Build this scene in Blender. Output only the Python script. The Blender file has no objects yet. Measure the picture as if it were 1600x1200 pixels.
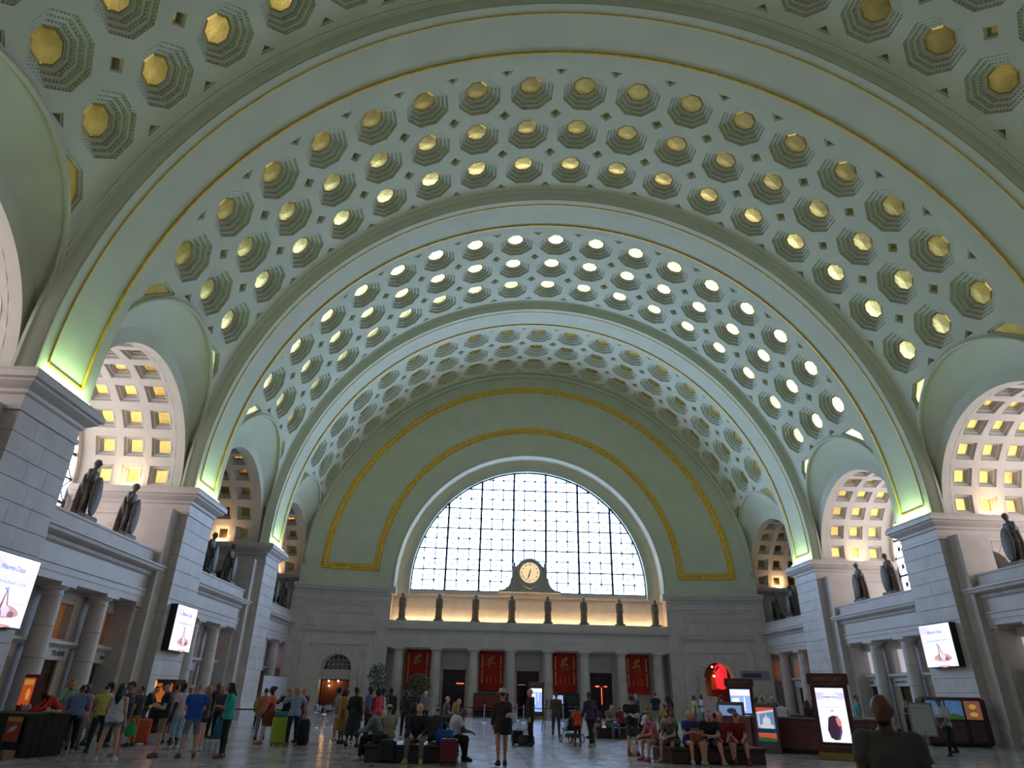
import bpy, bmesh, math, random
from math import sin, cos, pi, radians, sqrt, acos, atan2
from mathutils import Vector, Matrix, noise
from mathutils.geometry import delaunay_2d_cdt
random.seed(7)
S = bpy.context.scene
COL = S.collection

# ------------------------------------------------------------------ camera
def camera():
    f, cx, cz = 1012.278, -4.5793, 1.7207
    yaw, pitch, roll = 0.0473, 0.4447, 0.0212
    F = Vector((sin(yaw)*cos(pitch), cos(yaw)*cos(pitch), sin(pitch)))
    R = Vector((cos(yaw), -sin(yaw), 0)); U = R.cross(F)
    R2 = R*cos(roll)+U*sin(roll); U2 = -R*sin(roll)+U*cos(roll)
    cd = bpy.data.cameras.new('camera'); co = bpy.data.objects.new('camera', cd); COL.objects.link(co)
    cd.sensor_fit = 'HORIZONTAL'; cd.sensor_width = 36; cd.lens = f/1600*36; cd.clip_end = 300; cd.clip_start = .05
    m = Matrix((R2, U2, -F)).transposed().to_4x4(); m.translation = (cx, 0, cz); co.matrix_world = m
    S.camera = co
    return dict(f=f, c=Vector((cx, 0, cz)), F=F, R=R2, U=U2)
CAM = camera()
def ground(u, v, z=0.0):
    """photo pixel -> point on the horizontal plane z"""
    d = CAM['F']+CAM['R']*((u-800)/CAM['f'])-CAM['U']*((v-600)/CAM['f'])
    t = (z-CAM['c'].z)/d.z
    return CAM['c']+d*t
def ondepth(u, y):
    """ground position below photo column u at hall depth y (near the horizon line)"""
    d = CAM['F']+CAM['R']*((u-800)/CAM['f'])-CAM['U']*((1090-600)/CAM['f'])
    t = (y-CAM['c'].y)/d.y
    p = CAM['c']+d*t
    return Vector((p.x, p.y, 0))

# ------------------------------------------------------------------ world, exposure
W = bpy.data.worlds.new('world'); S.world = W; W.use_nodes = True
W.node_tree.nodes['Background'].inputs[0].default_value = (.55, .68, .95, 1)
W.node_tree.nodes['Background'].inputs[1].default_value = .15
S.view_settings.view_transform = 'Standard'; S.view_settings.look = 'None'
S.view_settings.gamma = 1; S.view_settings.use_curve_mapping = False
S.view_settings.exposure = 0.12
try:
    S.cycles.max_bounces = 7; S.cycles.diffuse_bounces = 4; S.cycles.glossy_bounces = 3
    S.cycles.sample_clamp_indirect = 6
except Exception: pass
# light strengths of the things that shine (windows and lamps are built further down)
L_WINDOW = 14.0; L_SIDEWIN = 3.7; L_CAP = 84.0; L_NICHE = 290.0; L_COVE = 46.0

# ------------------------------------------------------------------ materials
MATS = {}
def mat(name, col, rough=.6, metal=0, var=.12, scale=3.0, bump=0, emit=0, ecol=None, spec=.5, kind='noise'):
    if name in MATS: return MATS[name]
    m = bpy.data.materials.new(name); m.use_nodes = True; nt = m.node_tree; b = nt.nodes['Principled BSDF']
    b.inputs['Roughness'].default_value = rough; b.inputs['Metallic'].default_value = metal
    b.inputs['Specular IOR Level'].default_value = spec
    tc = nt.nodes.new('ShaderNodeTexCoord'); n = nt.nodes.new('ShaderNodeTexNoise')
    n.inputs['Scale'].default_value = scale; n.inputs['Detail'].default_value = 4
    geo = nt.nodes.new('ShaderNodeNewGeometry')
    nt.links.new(geo.outputs['Position'] if kind == 'world' else tc.outputs['Object'], n.inputs['Vector'])
    r = nt.nodes.new('ShaderNodeValToRGB')
    lo = [max(0, c*(1-var)) for c in col[:3]]; hi = [min(1, c*(1+var)) for c in col[:3]]
    r.color_ramp.elements[0].color = (*lo, 1); r.color_ramp.elements[1].color = (*hi, 1)
    r.color_ramp.elements[0].position = .3; r.color_ramp.elements[1].position = .7
    nt.links.new(n.outputs['Fac'], r.inputs['Fac']); nt.links.new(r.outputs['Color'], b.inputs['Base Color'])
    if bump:
        bp = nt.nodes.new('ShaderNodeBump'); bp.inputs['Strength'].default_value = bump; bp.inputs['Distance'].default_value = .02
        n2 = nt.nodes.new('ShaderNodeTexNoise'); n2.inputs['Scale'].default_value = scale*6
        nt.links.new(tc.outputs['Object'], n2.inputs['Vector'])
        nt.links.new(n2.outputs['Fac'], bp.inputs['Height']); nt.links.new(bp.outputs['Normal'], b.inputs['Normal'])
    if emit:
        b.inputs['Emission Color'].default_value = (*(ecol or col)[:3], 1); b.inputs['Emission Strength'].default_value = emit
    MATS[name] = m
    return m
def paint(col, rough=.7, metal=0, var=.08):
    k = 'paint_%02x%02x%02x_%d%d' % (*[int(max(0, min(1, c))*255) for c in col[:3]], int(rough*10), int(metal*10))
    return mat(k, col, rough, metal, var, 9)
def srgb(r, g, b):
    f = lambda c: (c/255/12.92) if c <= 10 else ((c/255+.055)/1.055)**2.4
    return (f(r), f(g), f(b))

STONE = mat('pale_granite', (.57, .51, .465), .55, 0, .10, 1.3, .08, kind='world')
STONE2 = mat('pale_granite_smooth', (.59, .53, .485), .5, 0, .07, 1.1, .05, kind='world')
MORTAR = mat('mortar', (.46, .44, .41), .9, 0, .1, 3)
PLASTER = mat('sage_plaster', (.57, .575, .44), .75, 0, .05, .6, .04, kind='world')
NICHEP = mat('niche_plaster', (.66, .64, .59), .75, 0, .05, .8, .04, kind='world')
GOLD = mat('gold_leaf', (.80, .57, .17), .27, 1, .20, 2.2, .25)
GOLDM = mat('gold_moulding_leaf', (.78, .49, .07), .45, .25, .2, 4, .15)
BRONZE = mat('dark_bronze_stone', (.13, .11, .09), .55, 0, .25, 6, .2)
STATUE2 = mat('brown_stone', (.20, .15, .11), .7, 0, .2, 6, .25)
IRON = mat('dark_iron', (.05, .06, .09), .5, .3, .15, 5)
DARKWOOD = mat('dark_mahogany', (.10, .035, .028), .3, 0, .3, 4)
BLACK = mat('black_matte', (.012, .012, .014), .6, 0, .2, 8)
PANE = mat('frosted_pane', (.8, .85, .95), .4, 0, .02, .5, emit=L_WINDOW, ecol=(.42, .63, 1.0))
DARKPANE = mat('unlit_glass', (.06, .07, .09), .15, 0, .1, .5)
PANE2 = mat('side_window_pane', (.7, .8, .95), .4, 0, .02, .5, emit=L_SIDEWIN, ecol=(.95, .88, .90))

# ------------------------------------------------------------------ mesh helpers
class MB:
    def __init__(s): s.v = []; s.f = []; s.m = []; s.mi = 0
    def pt(s, p): s.v.append(tuple(p)); return len(s.v)-1
    def face(s, ids): s.f.append(tuple(ids)); s.m.append(s.mi)
    def poly(s, pts): s.face([s.pt(p) for p in pts])
    def box(s, x0, y0, z0, x1, y1, z1):
        if x0 > x1: x0, x1 = x1, x0
        if y0 > y1: y0, y1 = y1, y0
        if z0 > z1: z0, z1 = z1, z0
        b = len(s.v)
        for z in (z0, z1):
            for x, y in ((x0, y0), (x1, y0), (x1, y1), (x0, y1)): s.v.append((x, y, z))
        for q in ((3, 2, 1, 0), (4, 5, 6, 7), (0, 1, 5, 4), (1, 2, 6, 5), (2, 3, 7, 6), (3, 0, 4, 7)): s.face([b+i for i in q])
    def cbox(s, c, d, rz=0):
        """box centred at c with sizes d turned by rz"""
        b = len(s.v); cr, sr = cos(rz), sin(rz)
        for z in (-.5, .5):
            for x, y in ((-.5, -.5), (.5, -.5), (.5, .5), (-.5, .5)):
                X, Y = x*d[0], y*d[1]
                s.v.append((c[0]+X*cr-Y*sr, c[1]+X*sr+Y*cr, c[2]+z*d[2]))
        for q in ((3, 2, 1, 0), (4, 5, 6, 7), (0, 1, 5, 4), (1, 2, 6, 5), (2, 3, 7, 6), (3, 0, 4, 7)): s.face([b+i for i in q])
    def rings(s, rings, closed=True, cap=True, loop=False):
        """loft between lists of points"""
        ids = [[s.pt(p) for p in r] for r in rings]; n = len(ids[0])
        prs = list(zip(ids, ids[1:])) + ([(ids[-1], ids[0])] if loop else [])
        for a, b in prs:
            for i in range(n if closed else n-1):
                j = (i+1) % n; s.face((a[i], a[j], b[j], b[i]))
        if cap and closed and not loop:
            s.face(ids[0][::-1]); s.face(ids[-1])
    def lathe(s, prof, seg=20, c=(0, 0, 0), cap=True):
        s.rings([[(c[0]+r*cos(2*pi*i/seg), c[1]+r*sin(2*pi*i/seg), c[2]+z) for i in range(seg)] for r, z in prof], cap=cap)
    def tube(s, path, rad, seg=8, cap=True, flat=1.0, up=None):
        path = [Vector(p) for p in path]; n = len(path); rs = rad if isinstance(rad, (list, tuple)) else [rad]*n
        rings = []; prev = None
        for i, p in enumerate(path):
            t = (path[min(i+1, n-1)]-path[max(i-1, 0)]).normalized()
            ref = Vector(up) if up else (prev or (Vector((0, 0, 1)) if abs(t.z) < .9 else Vector((0, 1, 0))))
            a = ref-t*ref.dot(t)
            if a.length < 1e-4: a = t.orthogonal()
            a.normalize(); b = t.cross(a); prev = a
            r = rs[i]; ra, rb = (r if isinstance(r, (tuple, list)) else (r, r*flat))
            rings.append([p+a*(ra*cos(2*pi*k/seg))+b*(rb*sin(2*pi*k/seg)) for k in range(seg)])
        s.rings(rings, cap=cap)
    def ell(s, c, r, seg=12, rg=8, M=None):
        c = Vector(c); rr = []
        for i in range(rg+1):
            a = -pi/2+pi*i/rg; q = max(cos(a), .02)
            rr.append([(r[0]*q*cos(2*pi*k/seg), r[1]*q*sin(2*pi*k/seg), r[2]*sin(a)) for k in range(seg)])
        s.rings([[c+((M@Vector(p)) if M else Vector(p)) for p in ring] for ring in rr])
    def prism(s, poly2, z0, z1, fn=None):
        """extrude 2-D polygon; fn maps (a,b,h) to 3-D"""
        fn = fn or (lambda a, b, h: (a, b, h))
        a = [s.pt(fn(x, y, z0)) for x, y in poly2]; b = [s.pt(fn(x, y, z1)) for x, y in poly2]; n = len(a)
        for i in range(n): s.face((a[i], a[(i+1) % n], b[(i+1) % n], b[i]))
        s.face(a[::-1]); s.face(b)
    def mesh(s, name, mats, smooth=False):
        me = bpy.data.meshes.new(name); me.from_pydata(s.v, [], s.f)
        for m in (mats if isinstance(mats, (list, tuple)) else [mats]): me.materials.append(m)
        if max(s.m, default=0) > 0: me.polygons.foreach_set('material_index', s.m)
        if smooth: me.polygons.foreach_set('use_smooth', [True]*len(me.polygons))
        me.update(); return me
    def build(s, name, mats, parent=None, smooth=False, M=None):
        return link(name, s.mesh(name, mats, smooth), parent, M)
def link(name, me, parent=None, M=None):
    o = bpy.data.objects.new(name, me); COL.objects.link(o)
    if parent: o.parent = parent
    if M is not None: o.matrix_local = M
    return o
def smooth_by_angle(me, ang=35):
    bm = bmesh.new(); bm.from_mesh(me); bmesh.ops.recalc_face_normals(bm, faces=bm.faces)
    for f in bm.faces: f.smooth = True
    for e in bm.edges:
        e.smooth = len(e.link_faces) == 2 and e.calc_face_angle(0) < radians(ang)
    bm.to_mesh(me); bm.free(); return me
def empty(name, loc=(0, 0, 0), rz=0, parent=None):
    o = bpy.data.objects.new(name, None); COL.objects.link(o); o.location = loc; o.rotation_euler = (0, 0, rz)
    o.empty_display_size = .1
    if parent: o.parent = parent
    return o
def tag(o, label, cat, group=None):
    o['label'] = label; o['category'] = cat
    if group: o['group'] = group
    return o
def struct(o): o['kind'] = 'structure'; return o
def stuff(o): o['kind'] = 'stuff'; return o
def T(x=0, y=0, z=0): return Matrix.Translation((x, y, z))
def RZ(a): return Matrix.Rotation(a, 4, 'Z')
def RY(a): return Matrix.Rotation(a, 4, 'Y')
def inset(poly, d):
    """inset a convex CCW polygon by d"""
    n = len(poly); L = []
    for i in range(n):
        a, b = Vector(poly[i]), Vector(poly[(i+1) % n]); t = (b-a).normalized(); nrm = Vector((-t.y, t.x))
        L.append((a+nrm*d, t))
    out = []
    for i in range(n):
        (p, t), (q, w) = L[i-1], L[i]; den = t.x*w.y-t.y*w.x
        if abs(den) < 1e-6: out.append(tuple(q)); continue
        k = ((q.x-p.x)*w.y-(q.y-p.y)*w.x)/den; out.append(tuple(p+t*k))
    return out
def clip(poly, inside, cross):
    out = []; n = len(poly)
    for i in range(n):
        a, b = poly[i], poly[(i+1) % n]; ia, ib = inside(a), inside(b)
        if ia: out.append(a)
        if ia != ib: out.append(cross(a, b))
    return out
def clip_line(poly, p, nrm):
    """keep the side where (q-p).nrm >= 0"""
    g = lambda q: (q[0]-p[0])*nrm[0]+(q[1]-p[1])*nrm[1]
    def cr(a, b):
        ga, gb = g(a), g(b); k = ga/(ga-gb); return (a[0]+(b[0]-a[0])*k, a[1]+(b[1]-a[1])*k)
    return clip(poly, lambda q: g(q) >= 0, cr)
def clip_circle(poly, r, n=96, cz=0):
    for i in range(n):
        a = 2*pi*i/n
        poly = clip_line(poly, (r*cos(a), cz+r*sin(a)), (-cos(a), -sin(a)))
        if len(poly) < 3: return []
    return poly
def pip(p, poly):
    x, y = p[0], p[1]; c = False; n = len(poly); j = n-1
    for i in range(n):
        a, b = poly[i], poly[j]
        if (a[1] > y) != (b[1] > y) and x < (b[0]-a[0])*(y-a[1])/(b[1]-a[1])+a[0]: c = not c
        j = i
    return c
def sheet(mb, outer, holes, fn, grid=None):
    """triangulated flat region with holes, mapped to 3-D by fn(a,b)"""
    V = []; E = []
    for lp in [outer]+holes:
        b = len(V); V += [Vector(p) for p in lp]; E += [(b+i, b+(i+1) % len(lp)) for i in range(len(lp))]
    if grid:
        xs = [p[0] for p in outer]; ys = [p[1] for p in outer]
        nx = max(1, int((max(xs)-min(xs))/grid)); ny = max(1, int((max(ys)-min(ys))/grid))
        for i in range(1, nx):
            for j in range(1, ny):
                p = (min(xs)+(max(xs)-min(xs))*i/nx, min(ys)+(max(ys)-min(ys))*j/ny)
                if pip(p, outer) and not any(pip(p, h) for h in holes): V.append(Vector(p))
    r = delaunay_2d_cdt(V, E, [], 0, 1e-5)
    ids = [mb.pt(fn(v[0], v[1])) for v in r[0]]
    for f in r[2]:
        c = sum((Vector(r[0][i]) for i in f), Vector((0, 0)))/len(f)
        if pip(c, outer) and not any(pip(c, h) for h in holes): mb.face([ids[i] for i in f])
def text_mesh(txt, size, mtl, name='lettering', align='CENTER', extrude=.004, parent=None, M=None, bold=0):
    c = bpy.data.curves.new(name, 'FONT'); c.body = txt; c.size = size; c.align_x = align; c.align_y = 'CENTER'
    c.extrude = extrude; c.offset = bold; c.resolution_u = 3
    o = bpy.data.objects.new(name, c); COL.objects.link(o)
    bpy.context.view_layer.update()
    me = bpy.data.meshes.new_from_object(o.evaluated_get(bpy.context.evaluated_depsgraph_get()))
    bpy.data.objects.remove(o); bpy.data.curves.remove(c)
    me.materials.clear(); me.materials.append(mtl)
    return link(name, me, parent, M)

# ================================================================== SETTING
RV, ZC, RS, HS = 18.8, 11.02, 18.3, 10.26      # vault radius, its axis height, rib soffit radius, pier cap height
PER, RIBW, HB = 12.68, 3.01, 4.835             # bay period, rib width, half bay
RIBS = [5.79, 18.47, 31.15, 43.83]
BAYS = [r+RIBW+HB for r in RIBS]               # 13.64 26.3 39.0 51.7
YEND, YNEAR = 56.5, -4.0
DTH, PY = radians(8.38), 2.74

# ------------------------------------------------------------------ floor
def marble_mat(name, a, b, rough):
    m = bpy.data.materials.new(name); m.use_nodes = True; nt = m.node_tree; bs = nt.nodes['Principled BSDF']
    geo = nt.nodes.new('ShaderNodeNewGeometry')
    n1 = nt.nodes.new('ShaderNodeTexNoise'); n1.inputs['Scale'].default_value = .9; n1.inputs['Detail'].default_value = 6; n1.inputs['Distortion'].default_value = 1.2
    nt.links.new(geo.outputs['Position'], n1.inputs['Vector'])
    r = nt.nodes.new('ShaderNodeValToRGB'); r.color_ramp.elements[0].position = .35; r.color_ramp.elements[1].position = .65
    r.color_ramp.elements[0].color = (*a, 1); r.color_ramp.elements[1].color = (*b, 1)
    nt.links.new(n1.outputs['Fac'], r.inputs['Fac']); nt.links.new(r.outputs['Color'], bs.inputs['Base Color'])
    n2 = nt.nodes.new('ShaderNodeTexNoise'); n2.inputs['Scale'].default_value = 2.5
    nt.links.new(geo.outputs['Position'], n2.inputs['Vector'])
    mr = nt.nodes.new('ShaderNodeMapRange'); mr.inputs['To Min'].default_value = rough*.7; mr.inputs['To Max'].default_value = rough*1.4
    nt.links.new(n2.outputs['Fac'], mr.inputs['Value']); nt.links.new(mr.outputs['Result'], bs.inputs['Roughness'])
    bs.inputs['Specular IOR Level'].default_value = .7
    return m
MARBLE = marble_mat('polished_marble', (.33, .32, .31), (.45, .44, .43), .17)
MARBLEW = marble_mat('white_marble', (.40, .39, .38), (.53, .52, .51), .16)
DARKM = marble_mat('dark_marble', (.06, .05, .05), (.12, .10, .10), .15)
def build_floor():
    g = MB(); g.box(-26, YNEAR-1, -.3, 26, 60, -.02)
    fl = struct(g.build('floor', mat('floor_grout', (.2, .19, .18), .5)))
    def tile_mesh(c, mtl):
        b = MB(); h = .5-.006
        k = .10   # cut corners take the small dark insets
        P = [(-h+k, -h), (h-k, -h), (h, -h+k), (h, h-k), (h-k, h), (-h+k, h), (-h, h-k), (-h, -h+k)]
        b.prism(P, -.04, 0.0); return b.mesh('floor_tile', mtl)
    tA, tB = tile_mesh(0, MARBLE), tile_mesh(0, MARBLEW)
    q = MB(); q.prism([(0, -.094), (.094, 0), (0, .094), (-.094, 0)], -.04, -.001); ins = q.mesh('inset', DARKM)
    n = 0; far = MB()
    for j in range(int(YNEAR), 57):
        for i in range(-19, 19):
            x, y = i+.5, j+.5
            d = Vector((x, y, 0))-CAM['c']; z = d.dot(CAM['F'])
            inview = z > 0 and abs(d.dot(CAM['R'])/z) < .82 and -d.dot(CAM['U'])/z < .62
            white = (i+j) % 2 == 0
            if inview and n < 290:
                link('floor_tile', tB if white else tA, fl, T(x, y, 0)); n += 1
            else:
                far.mi = 1 if white else 0; h = .494; k = .1
                far.prism([(x-h+k, y-h), (x+h-k, y-h), (x+h, y-h+k), (x+h, y+h-k), (x+h-k, y+h), (x-h+k, y+h), (x-h, y+h-k), (x-h, y-h+k)], -.04, 0.0)
            if j % 1 == 0:
                far.mi = 2; far.prism([(x-.5, y-.5-.094), (x-.5+.094, y-.5), (x-.5, y-.5+.094), (x-.594, y-.5)], -.04, -.001)
    stuff(far.build('floor_tiles', [MARBLE, MARBLEW, DARKM], fl))
build_floor()

# ------------------------------------------------------------------ vault
def cyl(s, y, d=0): return ((RV+d)*sin(s/RV), y, (RV+d)*cos(s/RV))
def ring_pts(poly, per):
    out = []
    for i in range(len(poly)):
        a, b = poly[i], poly[(i+1) % len(poly)]
        for k in range(per): out.append((a[0]+(b[0]-a[0])*k/per, a[1]+(b[1]-a[1])*k/per))
    return out
STEPS = [(0, 0), (.02, .13), (.17, .14), (.19, .27), (.34, .28), (.36, .42), (.50, .43), (.53, .50)]
def coffer_steps(b, poly, fn, steps, dent=True, dn=.115, wallmat=False):
    prev = None
    pd = None
    for ins, dep in steps:
        P = inset(poly, ins) if ins else poly
        R = [b.pt(fn(x, y, dep)) for x, y in P]
        if prev:
            b.mi = 1 if (wallmat and dep-pd > .04) else 0
            for i in range(len(R)): j = (i+1) % len(R); b.face((prev[i], prev[j], R[j], R[i]))
        prev = R; pd = dep
    if wallmat: b.mi = 1
    if dent:
        for ins, dep in ((.02, .05), (.19, .19), (.36, .33)):
            P = inset(poly, ins)
            for i in range(len(P)):
                a, c = Vector(P[i]), Vector(P[(i+1) % len(P)]); L = (c-a).length; t = (c-a).normalized(); nr = Vector((-t.y, t.x))
                k = max(1, int(L/dn))
                for m in range(k):
                    o = a+t*(L*(m+.5)/k); w = .032
                    q = [o-t*w, o+t*w, o+t*w+nr*.05, o-t*w+nr*.05]
                    lo = [b.pt(fn(p.x, p.y, dep)) for p in q]; hi = [b.pt(fn(p.x, p.y, dep+.07)) for p in q]
                    b.face(lo); b.face((lo[1], lo[2], hi[2], hi[1])); b.face((lo[2], lo[3], hi[3], hi[2])); b.face((lo[3], lo[0], hi[0], hi[3]))
    return inset(poly, steps[-1][0]), steps[-1][1]
SH, YH, CUT, OH = DTH*RV/2, PY/2, .33, 1.085
OC = OH*math.tan(pi/8)
OCT = [(OC, -OH), (OH, -OC), (OH, OC), (OC, OH), (-OC, OH), (-OH, OC), (-OH, -OC), (-OC, -OH)]
CELL = [(SH-CUT, -YH), (SH, -YH+CUT), (SH, YH-CUT), (SH-CUT, YH), (-SH+CUT, YH), (-SH, YH-CUT), (-SH, -YH+CUT), (-SH+CUT, -YH)]
def coffer_meshes():
    b = MB(); A, B = ring_pts(CELL, 3), ring_pts(OCT, 3)
    ia = [b.pt(cyl(*p)) for p in A]; ib = [b.pt(cyl(*p)) for p in B]; n = len(ia)
    for i in range(n): j = (i+1) % n; b.face((ia[i], ia[j], ib[j], ib[i]))
    # thin raised rim round the octagon
    P, d = coffer_steps(b, OCT, cyl, STEPS, wallmat=True)
    g = MB(); c = g.pt(cyl(0, 0, d-.03)); r = [g.pt(cyl(x, y, d+.02)) for x, y in P]
    q = inset(OCT, .62); rq = [g.pt(cyl(x, y, d-.015)) for x, y in q]
    for i in range(8): j = (i+1) % 8; g.face((r[i], r[j], rq[j], rq[i])); g.face((rq[i], rq[j], c))
    return b.mesh('coffer', [PLASTER, PLASTER]), g.mesh('gold_panel', GOLD)
def pit_mesh(poly, name):
    b = MB(); b.mi = 0; coffer_steps(b, poly, cyl, [(0, 0), (.01, .06), (.05, .065), (.06, .28)], dent=False)
    b.mi = 1; b.poly([cyl(x, y, .27) for x, y in inset(poly, .055)])
    return b.mesh(name, [PLASTER, GOLD])
def zl(y): return 12.5+4.5*sqrt(max(0, 1-(y/HB)**2))
def build_ceiling():
    ce = struct(empty('ceiling'))
    cm, gm = coffer_meshes()
    pit = pit_mesh([(CUT, 0), (0, CUT), (-CUT, 0), (0, -CUT)], 'square_recess')
    tri_lo = pit_mesh([(-CUT, 0), (CUT, 0), (0, CUT)], 'triangle_recess')
    tri_hi = pit_mesh([(CUT, 0), (-CUT, 0), (0, -CUT)], 'triangle_recess')
    # border, cove and lower spandrels of one bay, in bay coordinates
    YB = 1.5*PY
    b = MB(); th0 = 8.5*DTH
    for sg in (-1, 1):
        N = 96; rows = []
        for i in range(N+1):
            t = -th0+2*th0*i/N
            rows.append([(r*sin(t), sg*y, r*cos(t)) for y, r in ((YB, RV), (4.40, RV))])
        b.rings(rows, closed=False, cap=False); rows = []
        for i in range(N+1):
            t = radians(-79.2+158.4*i/N)
            rows.append([(r*sin(t), sg*y, r*cos(t)) for y, r in ((4.40, RV+.01), (4.42, RV-.05), (4.55, RV-.05), (4.57, RV-.01))])
        b.rings(rows, closed=False, cap=False)
    hole_polys = []
    for sgn in (-1, 1):
        for ys in (-1, 1):
            cen = (sgn*9*DTH*RV, ys*PY)
            P = [(cen[0]+x, cen[1]+y) for x, y in OCT]
            # keep the part that lies outside the lunette arch
            def cv(y): return RV*acos(max(-1, min(1, (zl(y)-ZC)/RV)))
            p1, p2 = (sgn*cv(1.7), ys*1.7), (sgn*cv(4.1), ys*4.1)
            t = Vector((p2[0]-p1[0], p2[1]-p1[1])).normalized(); nr = Vector((-t.y, t.x))
            if nr.x*sgn > 0: nr = -nr
            P = clip_line(P, (p1[0]+nr.x*.34, p1[1]+nr.y*.34), nr)
            hole_polys.append((sgn, P))
    for sgn in (-1, 1):
        out = [(sgn*th0*RV, -4.57), (sgn*th0*RV, 4.57)]
        crv = []
        for i in range(41):
            y = 4.57-9.14*i/40
            s = RV*acos((zl(y)-ZC)/RV); crv.append((sgn*max(s, th0*RV+.02), y))
        out = out+crv
        if sgn > 0: out = out[::-1]
        sheet(b, out, [P for g, P in hole_polys if g == sgn], lambda s, y: cyl(s, y), grid=.55)
    pc = []
    for sgn, P in hole_polys:
        c = MB(); area = sum(P[i][0]*P[(i+1) % len(P)][1]-P[(i+1) % len(P)][0]*P[i][1] for i in range(len(P)))
        PP = P if area > 0 else P[::-1]
        Q, d = coffer_steps(c, PP, cyl, [(0, 0), (.015, .08), (.07, .085), (.085, .15)], dent=False)
        g = MB(); g.poly([cyl(x, y, d-.01) for x, y in Q])
        pc.append((c.mesh('clipped_coffer', PLASTER), g.mesh('gold_panel', GOLD)))
    # lunette moulding on the vault and the splayed surface down to the side arch
    mo = MB(); sp = MB()
    for sgn in (-1, 1):
        rings = []; r2 = []; path = []
        for i in range(49):
            a = -pi/2+pi*i/48; y = HB*sin(a)*.999; z = 12.5+4.5*cos(a); x = sqrt(RV*RV-(z-ZC)**2)
            zo = 10.1+sqrt(5.45**2-y*y)
            path.append((sgn*(x-.02), y, z-ZC))
            r2.append([(sgn*x, y, z-ZC)] + [(sgn*(x+(19.0-x)*k/5), y, z+(zo-z)*k/5-ZC+.10*sin(pi*k/5)) for k in range(1, 6)])
        sp.rings(r2, closed=False, cap=False); mo.tube(path, .10, 6)
        p2 = [(p[0]-sgn*.02, p[1]*.965, p[2]+.16-(.16 if abs(p[1]) > 4.4 else 0)) for p in path]
        mo.tube(p2, .05, 6)
    for sgn in (-1, 1):
        s8 = sgn*8.5*DTH*RV
        for yy in (-1.5*PY, 1.5*PY):
            q = 1 if yy < 0 else -1
            b.poly([cyl(s8-sgn*CUT, yy), cyl(s8, yy+q*CUT), cyl(s8, yy)])
    half = {sg: pit_mesh([(0, -CUT), (0, CUT), (-CUT, 0)] if sg > 0 else [(0, CUT), (0, -CUT), (CUT, 0)], 'triangle_recess') for sg in (-1, 1)}
    bm_, sm_, mm_ = b.mesh('vault_border', PLASTER), sp.mesh('lunette_splay', PLASTER, True), mo.mesh('lunette_moulding', PLASTER, True)
    smooth_by_angle(bm_, 30)
    for yc in BAYS:
        M0 = T(0, yc, ZC)
        for k in range(-8, 9):
            for j in (-1, 0, 1):
                o = link('coffer', cm, ce, M0@T(0, j*PY, 0)@RY(k*DTH)); link('gold_panel', gm, o)
        for k in range(-8, 8):
            for j in (-.5, .5): link('square_recess', pit, ce, M0@T(0, j*PY, 0)@RY((k+.5)*DTH))
            link('triangle_recess', tri_lo, ce, M0@T(0, -1.5*PY, 0)@RY((k+.5)*DTH))
            link('triangle_recess', tri_hi, ce, M0@T(0, 1.5*PY, 0)@RY((k+.5)*DTH))
        for sg in (-1, 1):
            for j in (-.5, .5): link('triangle_recess', half[sg], ce, M0@T(0, j*PY, 0)@RY(sg*8.5*DTH))
        for (a, g) in pc: o = link('clipped_coffer', a, ce, M0); link('gold_panel', g, o)
        link('vault_border', bm_, ce, M0); link('lunette_splay', sm_, ce, M0); link('lunette_moulding', mm_, ce, M0)
    # ribs
    prof = [(-.28, RV+.05), (-.28, RV-.06), (-.20, RV-.10), (-.15, RV-.25), (-.05, RV-.40), (-.02, RS+.06), (0, RS+.06), (0, RS), (.40, RS), (.43, RS+.05), (2.46, RS+.05), (2.49, RS), (RIBW, RS), (RIBW, RS+.06), (RIBW+.02, RS+.06), (RIBW+.05, RV-.40), (RIBW+.15, RV-.25), (RIBW+.2, RV-.1), (RIBW+.28, RV-.06), (RIBW+.28, RV+.05)]
    def path(i, N=110):
        # parameter 0..1 -> (dirx, dirz, base z) along leg, semicircle, leg
        if i == 0: return (-1, 0, HS-ZC)
        if i == N: return (1, 0, HS-ZC)
        a = pi*(i-1)/(N-2); return (-cos(a), sin(a), 0)
    rb = MB(); rows = []
    for i in range(111):
        dx, dz, h = path(i); rows.append([(r*dx, y, r*dz+h) for y, r in prof])
    rb.rings(rows, closed=False, cap=False)
    ribm = rb.mesh('rib', [PLASTER]); smooth_by_angle(ribm, 30)
    # cove flanks in the olive moulding colour
    ribm.materials.append(PLASTER)
    for p in ribm.polygons:
        yv = sum(ribm.vertices[v].co.y for v in p.vertices)/len(p.vertices)
        if yv < -.003 or yv > RIBW+.003: p.material_index = 1
    gl = MB()
    for y, w in ((.43, .032), (2.43, .058)):
        pts = []
        for i in range(0, 111):
            dx, dz, h = path(i)
            if i in (0, 110): h += .55
            pts.append(((RS-.01)*dx, y, (RS-.01)*dz+h))
        rings = []
        for p in pts:
            d = Vector((p[0], 0, p[2])).normalized() if abs(p[2]) > .8 else Vector((1 if p[0] > 0 else -1, 0, 0))
            P = Vector(p); rings.append([P+Vector((0, w, 0))+d*.03, P+Vector((0, w*.5, 0))-d*.035, P-Vector((0, w*.5, 0))-d*.035, P-Vector((0, w, 0))+d*.03])
        gl.rings(rings)
    for sg in (-1, 1):
        gl.box(sg*(RS-.008), .40, HS-ZC+.50, sg*(RS+.06), 2.48, HS-ZC+.555)
    glm = gl.mesh('gold_moulding', GOLDM)
    for y in RIBS:
        o = link('rib', ribm, ce, T(0, y, ZC)); link('gold_moulding', glm, o)
    # plain bay behind the viewpoint
    pl = MB(); rows = []
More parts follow.
